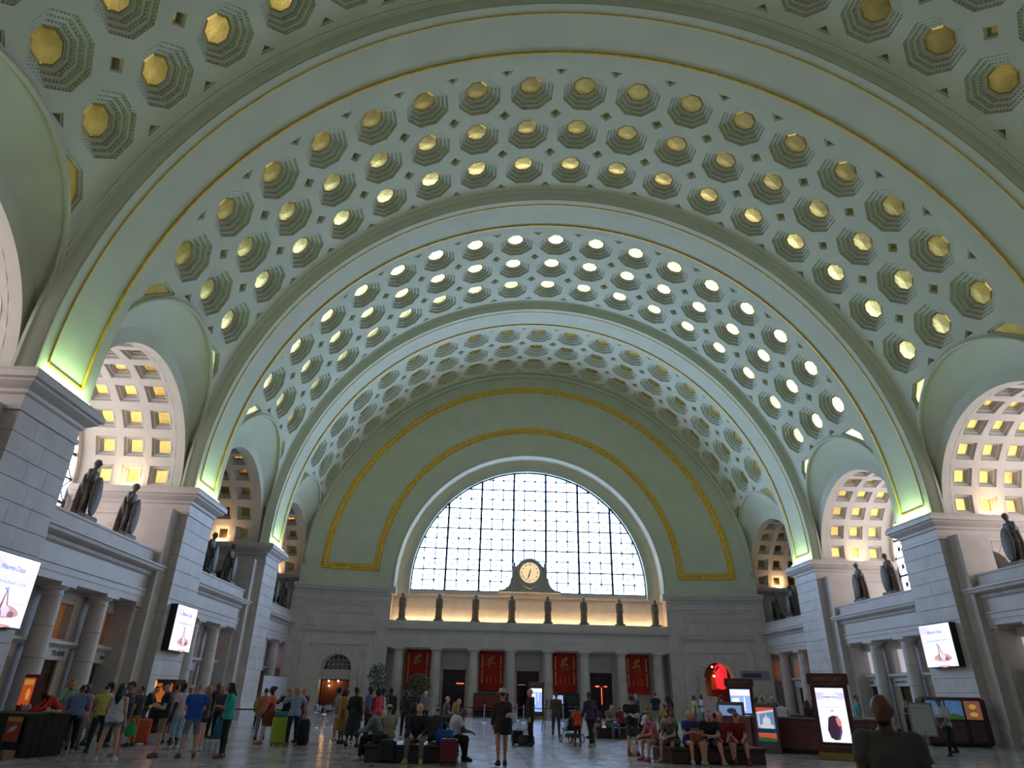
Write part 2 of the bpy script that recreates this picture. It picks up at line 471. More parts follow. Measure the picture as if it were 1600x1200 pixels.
    for i in range(65):
        a = pi*i/64; rows.append([(-RV*cos(a), YNEAR-.5, ZC+RV*sin(a)), (-RV*cos(a), RIBS[0]+.1, ZC+RV*sin(a))])
    pl.rings(rows, closed=False, cap=False); pl.build('vault_shell', PLASTER, ce, True)
    # strip between last bay and end wall
    pl = MB(); rows = []
    for i in range(97):
        a = pi*i/96; rows.append([(-RV*cos(a), BAYS[-1]+4.55, ZC+RV*sin(a)), (-RV*cos(a), 57.2, ZC+RV*sin(a))])
    pl.rings(rows, closed=False, cap=False); pl.build('vault_end_strip', PLASTER, ce, True)
    cv = MB()
    pts = []
    for i in range(97):
        a = pi*(i/96); x = -(RV-.12)*cos(a); pts.append((x, yw(x)-.12, ZC+(RV-.12)*sin(a)))
    cv.tube(pts, .2, 8); cv.build('end_cove', PLASTER, ce, True)
    return ce
def yw(x):
    """plan of the end wall: flat in the middle, curving towards the viewer at both corners"""
    q = max(0, (abs(x)-12.6)/6.2); return YEND+.15-1.5*q*q
build_ceiling()

# ------------------------------------------------------------------ side walls (module built for the right hand side, bay centre at y=0)
def stone_stack(parent, x0, x1, y0, y1, z0, z1, course, cuts, mtl=STONE, gap=.011):
    """piled ashlar blocks; cuts = list of split patterns along y"""
    n = max(1, round((z1-z0)/course)); h = (z1-z0)/n; cache = {}
    for i in range(n):
        ys = [y0]+[y0+(y1-y0)*c for c in cuts[i % len(cuts)]]+[y1]
        for a, b in zip(ys, ys[1:]):
            key = round(b-a, 3)
            if key not in cache:
                m = MB(); w = (b-a)/2-gap/2; e = .012
                hx = (x1-x0)/2; hh = h/2-gap/2
                m.rings([[(-hx+e, -w+e, -hh), (hx, -w+e, -hh), (hx, w-e, -hh), (-hx+e, w-e, -hh)], [(-hx, -w, -hh+e), (hx, -w, -hh+e), (hx, w, -hh+e), (-hx, w, -hh+e)], [(-hx, -w, hh-e), (hx, -w, hh-e), (hx, w, hh-e), (-hx, w, hh-e)], [(-hx+e, -w+e, hh), (hx, -w+e, hh), (hx, w-e, hh), (-hx+e, w-e, hh)]])
                cache[key] = m.mesh('stone_block', mtl)
            link('stone_block', cache[key], parent, T((x0+x1)/2, (a+b)/2, z0+h*(i+.5)))
CAPP = [(0, 9.02), (.05, 9.02), (.05, 9.16), (.0, 9.2), (.0, 9.5), (.08, 9.56), (.10, 9.66), (.22, 9.74), (.34, 9.84), (.36, 9.90), (.46, 9.94), (.46, 10.12), (.40, 10.2), (.38, HS)]
XB = 23.9
def pier_meshes():
    hw = RIBW/2
    c = MB(); c.box(RS+.03, -hw+.03, 0, 19.35, hw-.03, 9.1)
    core = c.mesh('pier', MORTAR)
    c = MB(); c.rings([[(RS-o, -hw-o, z), (XB, -hw-o, z), (XB, hw+o, z), (RS-o, hw+o, z)] for o, z in CAPP]); cap = c.mesh('pier_cap', STONE2)
    c = MB(); c.rings([[(RS-o, -hw-o, z), (19.3, -hw-o, z), (19.3, hw+o, z), (RS-o, hw+o, z)] for o, z in ((.10, 0), (.10, .55), (.07, .62), (.04, .8), (0, .86))]); base = c.mesh('plinth', STONE2)
    # deep wall between two niches, with a blind arched passage on each flank
    c = MB()
    ax, ar, az = 20.75, .92, 7.62
    for sg in (-1, 1):
        hole = [(ax-ar, 6.6), (ax+ar, 6.6)]+[(ax+ar*cos(pi*i/20), az+ar*sin(pi*i/20)) for i in range(21)]
        out = [(19.3, 0), (XB, 0), (XB, 9.1), (19.3, 9.1)]
        sheet(c, out, [hole], lambda a, b, sg=sg: (a, sg*(hw-.03), b))
        c.rings([[(a, sg*(hw-.03), b) for a, b in hole], [(a, sg*(hw-.9), b) for a, b in hole]], cap=False)
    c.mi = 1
    for sg in (-1, 1): c.poly([(ax-1.2, sg*(hw-.9), 6.5), (ax+1.2, sg*(hw-.9), 6.5), (ax+1.2, sg*(hw-.9), 8.8), (ax-1.2, sg*(hw-.9), 8.8)])  # black sheets stand in for the shade deep in the passages
    c.mi = 0; c.box(19.3, -hw+.45, 9.0, XB, hw-.45, 15.5)
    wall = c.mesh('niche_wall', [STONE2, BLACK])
    # voussoirs of the passage arch
    v = MB(); NV = 9
    for sg in (-1, 1):
        for i in range(NV):
            a0, a1 = pi*i/NV+.012, pi*(i+1)/NV-.012
            P = [(ax+r*cos(a), az+r*sin(a)) for r, a in ((ar, a0), (ar+.55, a0), (ar+.55, a1), (ar, a1))]
            v.prism(P, hw-.04, hw, lambda a, b, h, sg=sg: (a, sg*h, b))
    vou = v.mesh('arch_stones', STONE)
    return core, cap, base, wall, vou
def jamb_blocks(parent, M):
    """flank ashlar above the balcony on the side of the pier that faces the viewer"""
    hw = RIBW/2; ax, ar, az = 20.75, 1.5, 7.62
    for i in range(4):
        z0, z1 = 7.0+.5*i, 7.5+.5*i
        x = 19.35+(.5 if i % 2 else 0); xs = [19.35]+([x] if i % 2 else [])
        while xs[-1]+1.0 < XB: xs.append(xs[-1]+1.0)
        xs.append(XB)
        for a, b in zip(xs, xs[1:]):
            if b-a < .1: continue
            near = min(max(ax, a), b); 
            if abs(near-ax) < .01 and z0 < az+ar*.95: continue
            if sqrt((near-ax)**2+(max(z0, az)-az)**2) < ar*.99: continue
            m = MB(); g = .008
            m.box(a+g, -hw-.002, z0+g, b-g, -hw+.05, z1-g); link('stone_block', m.mesh('stone_block', STONE), parent, M)
COLPROF = lambda r0, r1, z0, z1: None
def column_meshes(h, r0, r1, nd=4):
    """drum meshes, capital and base of a Tuscan column of height h"""
    ds = []; zb, zt = .42, h-.42
    for i in range(nd):
        a, b = zb+(zt-zb)*i/nd, zb+(zt-zb)*(i+1)/nd
        ra = r0+(r1-r0)*(i/nd)**1.5; rb = r0+(r1-r0)*((i+1)/nd)**1.5
        m = MB(); m.lathe([(ra-.012, a+.004), (ra, a+.016), ((ra+rb)/2+.004, (a+b)/2), (rb, b-.016), (rb-.012, b-.004)], 28); ds.append(m.mesh('drum', STONE))
        smooth_by_angle(ds[-1], 40)
    m = MB(); r = r1
    m.lathe([(r, zt-.02), (r+.035, zt-.01), (r+.035, zt+.03), (r, zt+.05), (r, zt+.16), (r+.05, zt+.18), (r+.12, zt+.24), (r+.14, zt+.29)], 28)
    q = r+.17; m.box(-q, -q, zt+.29, q, q, h)
    cap = smooth_by_angle(m.mesh('capital', STONE2), 40)
    m = MB(); r = r0; q = r+.15; m.box(-q, -q, 0, q, q, .2)
    m.lathe([(r+.12, .2), (r+.15, .25), (r+.12, .31), (r+.04, .33), (r+.03, .38), (r, .43)], 28)
    base = smooth_by_angle(m.mesh('column_base', STONE2), 40)
    return ds, cap, base
def build_side(name, side):
    w = struct(empty(name)); FL = RZ(pi) if side < 0 else Matrix.Identity(4)
    core, cap, base, nwall, vou = PM
    for y in RIBS:
        M = T(0, y+RIBW/2, 0)@FL
        p = link('pier', core, w, M)
        if y > 10:
            stone_stack(p, RS, 19.3, -RIBW/2, RIBW/2, .86, 9.02, .63, [[.34, .68], [.5], [.3, .62], [.46]])
        else:
            m = MB(); m.box(RS, -RIBW/2, .8, 19.3, RIBW/2, 9.05); m.build('pier_face', STONE, p)
        link('pier_cap', cap, w, M); link('plinth', base, p); link('niche_wall', nwall, w, M); v = link('arch_stones', vou, w, M)
        # ashlar on the flank facing the viewer
        if y > 10:
            jm = w
            Mj = M if side > 0 else T(0, y+RIBW/2, 0)@Matrix.Scale(-1, 4, (1, 0, 0))
            jamb_blocks(p if side > 0 else p, p.matrix_local.inverted()@Mj)
    ye = RIBS[3]+PER
    M = T(0, ye+RIBW/2, 0)@FL
    link('niche_wall', nwall, w, M); link('arch_stones', vou, w, M); link('jamb_cornice', NM['jcor'], w, M)
    for bi, yc in enumerate(BAYS):
        M = T(0, yc, 0)@FL
        link('niche_vault', NM['vault'], w, M)
        for i in range(11):
            al = radians(90-(9+16.2*i))
            for k in range(3):
                Mc = M@T(20.1+1.33*k, 0, 10.1)@Matrix.Rotation(-al, 4, 'X')
                o = link('niche_coffer', NM['cof'], w, Mc); link('gold_panel', NM['gold'], o)
        link('niche_arch_face', NM['face'], w, M); link('niche_end_wall', NM['back'], w, M)
        e = link('entablature', NM['ent'], w, M); link('dentils', NM['dent'], e)['kind'] = 'stuff'
        link('parapet', NM['par'], w, M); link('balcony_slab', NM['slab'], w, M); link('screen_wall', NM['screen'], w, M)
        for ys in (-1, 1):
            c = link('column', NM['colbase'], w, M@T(19.5, ys*1.57, 0))
            for d in NM['drums']: link('drum', d, c)
            link('capital', NM['colcap'], c)
            link('pilaster', NM['pil'], w, M@T(0, ys*4.0, 0)); link('tall_pilaster', NM['tall'], w, M@T(0, ys*4.47, 0))
        for k, yo in enumerate((-3.14, 0, 3.14)):
            s = link('sign_shelf', NM['shelf'], w, M@T(0, yo, 0))
            f = link('window_frame', NM['wfr'], w, M@T(0, yo, 0)); link('pane', NM['wpane'][SIDEGLOW[(side, bi)]], f)
            d = link('door', NM['dfr'][SIDEDOOR[(side, bi)]], w, M@T(0, yo, 0))
            for q in (-1, 1): link('door_panel', NM['dp'], d, T(0, q*.37, 0))
    return w
def niche_meshes():
    N = {}
    r0 = 4.84
    f = lambda s, x, d=0: (x, (r0+d)*sin(s/r0), (r0+d)*cos(s/r0))
    hs, hx, q = radians(8.1)*r0, .665, .47
    b = MB(); sq = [(-q, -q), (q, -q), (q, q), (-q, q)]
    ia = [b.pt(f(*p)) for p in ring_pts([(-hs, -hx), (hs, -hx), (hs, hx), (-hs, hx)], 2)]; ib = [b.pt(f(*p)) for p in ring_pts(sq, 2)]
    for i in range(8): j = (i+1) % 8; b.face((ia[i], ia[j], ib[j], ib[i]))
    P, d = coffer_steps(b, sq, f, [(0, 0), (.01, .11), (.11, .12), (.12, .22), (.19, .23), (.20, .30)], dent=False)
    for ins, dep in ((.01, .04), (.12, .15)):
        R = inset(sq, ins)
        for i in range(4):
            a, c = Vector(R[i]), Vector(R[(i+1) % 4]); t = (c-a).normalized(); nr = Vector((-t.y, t.x)); L = (c-a).length; k = int(L/.085)
            for m in range(k):
                o = a+t*(L*(m+.5)/k); Q = [o-t*.022, o+t*.022, o+t*.022+nr*.035, o-t*.022+nr*.035]
                lo = [b.pt(f(p.x, p.y, dep)) for p in Q]; hi = [b.pt(f(p.x, p.y, dep+.05)) for p in Q]
                b.face(lo); b.face((lo[1], lo[2], hi[2], hi[1])); b.face((lo[2], lo[3], hi[3], hi[2])); b.face((lo[3], lo[0], hi[0], hi[3]))
    N['cof'] = b.mesh('niche_coffer', NICHEP)
    g = MB(); g.poly([f(x, y, d-.01) for x, y in P]); N['gold'] = g.mesh('gold_panel', GOLD)
    b = MB()
    def arc(x, r): return [(x, r*cos(pi*i/44), 10.1+r*sin(pi*i/44)) for i in range(45)]
    b.rings([arc(19.0, r0), arc(20.1-hx, r0)], closed=False, cap=False); b.rings([arc(22.76+hx, r0), arc(XB, r0)], closed=False, cap=False)
    b.rings([[(19.0, s*r0, 9.0), (XB, s*r0, 9.0)] for s in (1,)]+[[(19.0, r0, 10.2), (XB, r0, 10.2)]], closed=False, cap=False)
    N['vault'] = b.mesh('niche_vault', NICHEP, True)
    b = MB(); A = []; B = []
    for i in range(49):
        a = -pi/2+pi*i/48; y = 4.83*sin(a); A.append((19.0, y, 10.1+sqrt(5.45**2-y*y))); B.append((19.0, y, 10.1+4.83*cos(a)))
    b.rings([A, B], closed=False, cap=False); N['face'] = b.mesh('niche_arch_face', PLASTER)
    # end wall of the niche with its big window opening
    b = MB(); hole = [(-4.6, 7.0), (4.6, 7.0)]+[(4.6*cos(pi*i/32), 10.1+4.6*sin(pi*i/32)) for i in range(33)]
    sheet(b, [(-5, 6.8), (5, 6.8), (5, 15.3), (-5, 15.3)], [hole], lambda a, c: (XB, a, c))
    b.rings([[(XB, a, c) for a, c in hole], [(XB+.5, a, c) for a, c in hole]], cap=False); N['back'] = b.mesh('niche_end_wall', NICHEP)
    # entablature, parapet, slab
    b = MB(); EY = 4.15
    b.box(19.05, -EY, 4.93, 20.1, EY, 5.18); b.box(19.02, -EY, 5.18, 20.1, EY, 5.42); b.box(18.97, -EY-.03, 5.42, 20.1, EY+.03, 5.5)
    b.box(19.06, -EY, 5.5, 20.1, EY, 6.08)
    b.rings([[(19.06-o, -EY-o, z), (20.1, -EY-o, z), (20.1, EY+o, z), (19.06-o, EY+o, z)] for o, z in ((0, 6.05), (.05, 6.08), (.06, 6.24), (.16, 6.27), (.30, 6.31), (.40, 6.36), (.42, 6.46), (.48, 6.5), (.48, 6.56), (.3, 6.6))])
    N['ent'] = b.mesh('entablature', STONE2)
    b = MB(); n = 76
    for i in range(n):
        y = -EY+.05+(2*EY-.1)*i/(n-1); b.box(18.93, y-.032, 6.11, 19.03, y+.032, 6.24)
    N['dent'] = b.mesh('dentils', STONE2)
    b = MB(); b.rings([[(19.0-o, -3.95-o, z), (19.75, -3.95-o, z), (19.75, 3.95+o, z), (19.0-o, 3.95+o, z)] for o, z in ((.08, 6.55), (.08, 6.68), (0, 6.72), (0, 7.1), (.05, 7.12), (.05, 7.2))]); N['par'] = b.mesh('parapet', STONE)
    b = MB(); b.box(19.4, -HB, 6.5, XB, HB, 6.95); N['slab'] = b.mesh('balcony_slab', STONE2)
    # wall behind the columns with three doors and three windows
    b = MB(); X0, X1 = 19.98, 20.3; ww = .80
    eds = [-HB]+[e for yo in (-3.14, 0, 3.14) for e in (yo-ww, yo+ww)]+[HB]
    for i in range(0, 8, 2): b.box(X0, eds[i], 0, X1, eds[i+1], 5.0)
    for yo in (-3.14, 0, 3.14): b.box(X0, yo-ww, 4.5, X1, yo+ww, 5.0); b.box(X0, yo-ww, 2.5, X1, yo+ww, 3.15)
    b.box(20.9, -HB, 0, 21.0, HB, 5.0)
    N['screen'] = b.mesh('screen_wall', STONE)
    b = MB(); b.rings([[(19.98-o, -ww-.2-o*.5, z), (20.0, -ww-.2-o*.5, z), (20.0, ww+.2+o*.5, z), (19.98-o, ww+.2+o*.5, z)] for o, z in ((.12, 2.48), (.12, 2.9), (.16, 2.92), (.3, 3.0), (.34, 3.02), (.34, 3.12), (.1, 3.14))]); N['shelf'] = b.mesh('sign_shelf', STONE2)
    b = MB()
    for y0, y1, z0, z1 in ((-ww-.06, -ww+.1, 3.14, 4.56), (ww-.1, ww+.06, 3.14, 4.56), (-ww, ww, 4.44, 4.56), (-ww, ww, 3.14, 3.2)): b.box(19.93, y0, z0, 20.25, y1, z1)
    b.box(20.18, -.02, 3.2, 20.22, .02, 4.44)
    N['wfr'] = b.mesh('window_frame', STONE2)
    N['wpane'] = {}
    for k, c, e in (('amber', (.42, .17, .05), .16), ('day', (.72, .70, .75), .40), ('orange', (.9, .30, .08), .35), ('lilac_standin', (.75, .55, .85), .5)):
        b = MB(); b.box(20.24, -ww, 3.15, 20.26, ww, 4.5); N['wpane'][k] = b.mesh('pane', mat('pane_'+k, c, .3, 0, .25, .7, emit=e, ecol=c))
    b = MB(); b.box(20.24, -ww, 3.15, 20.26, ww, 4.5); N['wpane']['unlit'] = b.mesh('pane', DARKPANE)
    N['dfr'] = {}
    for k, m in (('wood', DARKWOOD), ('black', BLACK)):
        b = MB()
        for y0, y1, z0, z1 in ((-ww, -ww+.09, 0, 2.5), (ww-.09, ww, 0, 2.5), (-.04, .04, 0, 2.5), (-ww, ww, 2.4, 2.5), (-ww, ww, 2.05, 2.12)): b.box(20.05, y0, z0, 20.2, y1, z1)
        N['dfr'][k] = b.mesh('door', m)
    b = MB(); b.box(20.1, -.34, .05, 20.14, .34, 2.45); N['dp'] = b.mesh('door_panel', mat('door_glass_dark', (.10, .055, .03), .15, 0, .4, 1.5))
    b = MB(); q = .25; b.box(19.2, -q, .0, 20.1, q, 4.6); b.box(19.12, -q-.05, 4.6, 20.1, q+.05, 4.68); b.box(19.2, -q, 4.68, 20.1, q, 4.78); b.box(19.08, -q-.09, 4.78, 20.1, q+.09, 4.95); b.box(19.1, -q-.07, 0, 20.1, q+.07, .4); N['pil'] = b.mesh('pilaster', STONE)
    b = MB(); b.box(18.75, -.37, 0, 20.3, .37, 9.15); b.box(18.68, -.37, 0, 20.3, .37, .7); N['tall'] = b.mesh('tall_pilaster', STONE)
    hw = RIBW/2; b = MB(); b.rings([[(18.95, -hw-o, z), (XB, -hw-o, z), (XB, hw+o, z), (18.95, hw+o, z)] for o, z in CAPP]); N['jcor'] = b.mesh('jamb_cornice', STONE2)
    N['drums'], N['colcap'], N['colbase'] = column_meshes(4.95, .37, .315)
    return N
SIDEGLOW = {(-1, 0): 'unlit', (-1, 1): 'amber', (-1, 2): 'amber', (-1, 3): 'lilac_standin', (1, 0): 'unlit', (1, 1): 'day', (1, 2): 'day', (1, 3): 'orange'}  # lilac panes: glow added in place of the purple light on the columns
SIDEDOOR = {(-1, 0): 'wood', (-1, 1): 'wood', (-1, 2): 'black', (-1, 3): 'wood', (1, 0): 'black', (1, 1): 'black', (1, 2): 'black', (1, 3): 'wood'}
PM = pier_meshes(); NM = niche_meshes()
WL = build_side('wall_left', -1); WR = build_side('wall_right', 1)
INKB = mat('sign_ink', (.04, .04, .05), .6)
def wall_text(w, side, bay, yo, txt, size):
    yc = BAYS[bay]; x = side*(19.86-.004)
    # letters stand on the sign shelf, reading along the wall
    M = T(x, yc+yo, 2.70)@Matrix.Rotation(-side*pi/2, 4, 'Z')@Matrix.Rotation(pi/2, 4, 'X')
    text_mesh(txt, size, INKB, parent=w, M=M, bold=.006)
wall_text(WL, -1, 1, .42, 'TRAINS', .25); wall_text(WL, -1, 1, 3.14+.60, 'RENTAL', .19)
wall_text(WR, 1, 2, 3.14+.30, 'TAXIS', .21); wall_text(WR, 1, 2, .36, 'MASSACHUSETTS', .145)

# ------------------------------------------------------------------ side windows
def side_window(n, side, yc, lit, off):
    w = struct(empty('window_%d%s' % (n, off), (side*(XB+.15), yc, 0), 0 if side > 0 else pi))
    sz = 1.15
    fr = MB(); thin = MB()
    for i in range(-4, 4):
        for j in range(7):
            y0, z0 = i*sz, 7.0+j*sz
            P = clip_circle([(y0, z0), (y0+sz, z0), (y0+sz, z0+sz), (y0, z0+sz)], 4.6, 72, 10.1) if z0+sz > 10.1 else [(y0, z0), (y0+sz, z0), (y0+sz, z0+sz), (y0, z0+sz)]
            if len(P) < 3: continue
            m = MB(); m.poly([(0, a, b) for a, b in P]); m.build('pane'+off, PANE2 if lit else DARKPANE, w)
    for i in range(-4, 5):
        y = i*sz; h = 10.1+sqrt(max(0, 4.6**2-y*y)); t = .06 if i % 2 == 0 else .03
        fr.box(-.1, y-t, 7.0, .02, y+t, h)
    for j in range(7):
        z = 7.0+j*sz; hw = 4.6 if z < 10.1 else sqrt(max(.01, 4.6**2-(z-10.1)**2)); t = .06 if j % 2 == 0 else .03
        fr.box(-.1, -hw, z-t, .02, hw, z+t)
    fr.build('mullions', IRON, w)
    for i in range(-4, 4):
        for j in range(7):
            a, b = (i*sz, 7.0+j*sz), ((i+1)*sz, 7.0+(j+1)*sz)
            for p, q in ((a, b), ((a[0], b[1]), (b[0], a[1]))):
                if all(z < 10.1 or y*y+(z-10.1)**2 < 21.3 for y, z in (p, q)):
                    thin.tube([(-.04, *p), (-.04, *q)], .03, 4)
            c = ((a[0]+b[0])/2, (a[1]+b[1])/2)
            if c[1] < 10.1 or c[0]**2+(c[1]-10.1)**2 < 20: thin.ell((-.04, *c), (.03, .16, .16), 8, 4)
    stuff(thin.build('lattice', IRON, w))
wn = 2
for side in (-1, 1):
    for bi, yc in enumerate(BAYS):
        # in the picture: a sliver beside the second left niche bay and the lattice in the third right one
        off = '_offscreen' if (side, bi) in ((-1, 0), (1, 0), (1, 1)) else ''
        side_window(wn, side, yc, bool(off) or (side, bi) in ((-1, 1), (1, 2)), off); wn += 1

# ------------------------------------------------------------------ end wall
def build_end():
    w = struct(empty('wall_end'))
    ZL, RO = 10.0, 11.55
    # tympanum round the lunette
    b = MB()
    out = [(-18.9, 9.3), (-RO, 9.3)]+[(-RO*cos(pi*i/60), ZL+RO*sin(pi*i/60)) for i in range(61)]+[(RO, 9.3), (18.9, 9.3)]+[(18.9*cos(pi*i/80), ZC+18.9*sin(pi*i/80)) for i in range(81)]
    sheet(b, out, [], lambda a, c: (a, yw(a), c), grid=.8)
    b.build('tympanum', PLASTER, w, True)
    # splayed white reveal of the lunette
    for nm, prof, mt in (('lunette_reveal', [(RO+.02, -.03), (RO-.02, -.10), (RO-.12, -.12), (RO-.22, -.02), (RO-.30, .25), (RO-.32, .62)], PLASTER), ('lunette_ring', [(RO-.32, .62), (RO-.36, .66), (RO-1.22, .80), (RO-1.26, .74), (RO-1.36, .76), (RO-1.42, 1.15)], PLASTER)):
        b = MB(); rings = []
        for i in range(-1, 62):
            a = pi*min(max(i, 0), 60)/60; zo = -.85 if i in (-1, 61) else 0
            rings.append([(-r*cos(a), YEND+.15+y, ZL+r*sin(a)+zo) for r, y in prof])
        b.rings(rings, closed=False, cap=False); o = b.build(nm, mt, w); smooth_by_angle(o.data, 40)
    # gilt frame
    def frame(r0, r1, parent):
        pr = [(0, 0), (.06, -.10), (.14, -.05), (.24, -.14), (.36, -.05), (.47, -.10), (.54, 0)]
        return pr
    g = MB(); pr = frame(0, 0, None)
    for rr, sgn in ((17.45, -1), (12.72, 1)):
        rows = []
        for i in range(101):
            a = pi*i/100
            row = []
            for d, dy in pr:
                r = rr+sgn*d; x = -r*cos(a); row.append((x, yw(x)+dy-.01, 10.95+r*sin(a)))
            rows.append(row)
        g.rings(rows, closed=False, cap=False)
    for sg in (-1, 1):
        rows = []
        for i in range(25):
            x = sg*(12.72+(17.45-12.72)*i/24); rows.append([(x, yw(x)+dy-.01, 10.75+.54-d) for d, dy in pr])
        g.rings(rows, closed=False, cap=False)
    g.build('gold_frame', GOLDM, w)
    # stone zone: curved corners left and right
    bl = 0
    for sg in (-1, 1):
        cx = sg*15.3; zr, R0 = 3.12, 1.15
        hole = [(cx-R0, 0.001), (cx+R0, 0.001)]+[(cx+R0*cos(pi*i/24), zr+R0*sin(pi*i/24)) for i in range(25)]
        b = MB(); xs = sorted((sg*11.55, sg*19.2))
        outp = [(xs[0]+(xs[1]-xs[0])*i/20, 0) for i in range(21)]+[(xs[1]-(xs[1]-xs[0])*i/20, 9.3) for i in range(21)]
        hole[0] = (cx-R0, .02); hole[1] = (cx+R0, .02)
        sheet(b, outp, [hole], lambda a, c: (a, yw(a), c), grid=.6)
        b.rings([[(a, yw(a), c) for a, c in hole], [(a, yw(a)+.8, c) for a, c in hole]], cap=False)
        cw = b.build('corner_wall', STONE2, w)
        # return of the corner to the centre screen
        m = MB(); m.box(sg*11.52, YEND+.1, 0, sg*11.7, 58.6, 9.35); m.build('return_wall', STONE, cw)
        # ashlar
        course = .60; cache = {}
        for i in range(15):
            z0, z1 = .3+course*i, .3+course*(i+1)
            if z1 > 9.31: continue
            ws = [1.25, .95, 1.4] if i % 2 else [.7, 1.35, 1.05]
            x = 11.62; k = 0
            while x < 18.9:
                wd = min(ws[k % 3], 19.05-x); k += 1
                xa, xb = x, x+wd; x = xb
                if wd < .15: continue
                nx = min(max(15.3, xa), xb)
                if z0 < zr and abs(nx-15.3) < 1.72: continue
                if z0 >= zr-.6 and (nx-15.3)**2+max(0, z0-zr)**2 < 1.72**2: continue
                xm = sg*(xa+xb)/2; ang = atan2(yw(sg*xb)-yw(sg*xa), (xb-xa)*sg) if sg > 0 else atan2(yw(sg*xa)-yw(sg*xb), xb-xa)
                key = (round(wd, 2), round(ang, 2)); wl = wd/cos(ang)
                if key not in cache:
                    q = MB(); q.cbox((0, 0, 0), (wl-.018, .10, course-.018)); cache[key] = q.mesh('stone_block', STONE)
                link('stone_block', cache[key], cw, T(xm, yw(xm)+.018, (z0+z1)/2)@RZ(ang)); bl += 1
        # arch stones, imposts, keystone
        NV = 11
        for i in range(NV):
            a0, a1 = pi*i/NV+.01, pi*(i+1)/NV-.01
            ro = 1.70; P = [(cx+r*cos(a), zr+r*sin(a)) for r, a in ((R0, a0), (ro, a0), (ro, (a0+a1)/2), (ro, a1), (R0, a1), (R0, (a0+a1)/2))]
            dep = .14 if i == NV//2 else .07
            q = MB(); q.prism(P, -dep, .1, lambda a, c, h: (a, yw(a)+h, c)); q.build('arch_stone', STONE2, cw)
        for s2 in (-1, 1):
            q = MB(); q.cbox((cx+s2*1.42, yw(cx)-.02, zr/2), (.5, .16, zr)); q.cbox((cx+s2*1.42, yw(cx)-.05, zr-.08), (.58, .24, .16)); q.build('arch_pier', STONE, cw)
        # hood: framed panel with moulded cornice
        def strip(x0, x1, z0, z1, d, nm, n=10):
            q = MB(); rr = []
            for i in range(n+1):
                x = x0+(x1-x0)*i/n; rr.append([(x, yw(x)-d, z0), (x, yw(x)-d, z1), (x, yw(x)+.05, z1), (x, yw(x)+.05, z0)])
            q.rings(rr); return q.build(nm, STONE2, cw)
        a, b2 = cx-2.75, cx+2.75
        strip(a, b2, 6.02, 6.12, .34, 'hood_cornice'); strip(a+.08, b2-.08, 5.88, 6.02, .22, 'hood_cornice'); strip(a+.15, b2-.15, 4.98, 5.08, .12, 'hood_cornice'); strip(a+.15, b2-.15, 5.08, 5.88, .07, 'hood_frieze')
        for s2 in (-1, 1):
            x = cx+s2*2.45; strip(x-.28, x+.28, 0, 4.98, .09, 'hood_pilaster', 2); strip(x-.34, x+.34, 0, .5, .14, 'hood_pilaster', 2)
        strip(a+.3, b2-.3, 7.35, 7.42, .10, 'panel_moulding'); strip(a+.3, b2-.3, 8.02, 8.09, .10, 'panel_moulding')
        for s2 in (-1, 1): strip(cx+s2*2.45-.04, cx+s2*2.45+.04, 7.35, 8.09, .10, 'panel_moulding', 2)
        # crowning cornice
        q = MB(); rr = []
        for i in range(25):
            x = sg*(11.5+7.6*i/24); rr.append([(x, yw(x)-o, z) for o, z in ((-.02, 8.28), (.09, 8.3), (.09, 8.4), (.03, 8.44), (.03, 8.78), (.12, 8.82), (.14, 8.95), (.26, 9.02), (.40, 9.1), (.42, 9.24), (.52, 9.28), (.52, 9.45), (-.02, 9.52))])
        q.rings(rr, closed=False, cap=False); q.build('cornice', STONE2, cw)
        q = MB(); q.box(sg*11.18, YEND-.2, 8.95, sg*11.7, 57.7, 9.5); q.build('cornice_return', STONE2, cw)
        q = MB(); rr = []
        for i in range(13):
            x = sg*(11.6+7.4*i/12); rr.append([(x, yw(x)-.1, 0), (x, yw(x)-.1, .5), (x, yw(x)-.03, .58)])
        hb = q; 
    # centre: entablature, ledge wall, back wall behind columns
    b = MB(); E = 11.6
    b.box(-E, 56.62, 4.9, E, 58.0, 5.12); b.box(-E, 56.58, 5.12, E, 58.0, 5.36); b.box(-E, 56.54, 5.36, E, 58, 5.44); b.box(-E, 56.62, 5.44, E, 58, 5.98)
    for o, z0, z1 in ((.06, 5.98, 6.14), (.2, 6.2, 6.26), (.34, 6.26, 6.36), (.40, 6.36, 6.46)): b.box(-E, 56.62-o, z0, E, 58, z1)
    b.box(-E, 56.62, 6.1, E, 58, 6.25)
    ent = b.build('entablature', STONE2, w)
    b = MB(); 
    for i in range(116): x = -E+.1+(2*E-.2)*i/115; b.box(x-.055, 56.46, 6.13, x+.055, 56.6, 6.21)
    stuff(b.build('dentils', STONE2, ent))
    b = MB(); b.box(-E, 56.45, 6.46, E, 57.1, 6.92); b.build('parapet', STONE, w)
    b = MB(); b.box(-E, 57.0, 6.3, E, 57.9, 6.7); b.box(-E, 57.75, 6.5, E, 58.0, 9.2); b.box(-E, 57.68, 8.75, E, 57.8, 8.85); b.box(-E, 57.55, 9.15, E, 58.4, 9.45); b.box(-E, 57.62, 9.02, E, 58.0, 9.16)
    lw = b.build('ledge_wall', STONE2, w)
    for i in range(3):
        for k in range(16):
            x0 = -E+.05+1.45*k+(.7 if i % 2 else 0)
            if x0+1.42 > E: continue
            q = MB(); q.box(x0, 57.73, 6.85+.62*i, x0+1.43, 57.76, 7.455+.62*i); q.build('stone_block', STONE, lw)
    # back wall with three doorways
    b = MB(); YB = 58.3; ds = [-6.04, 0, 6.04]
    ed = [-E]+[e for d in ds for e in (d-.93, d+.93)]+[E]
    for i in range(0, 8, 2): b.box(ed[i], YB, 0, ed[i+1], YB+.3, 4.95)
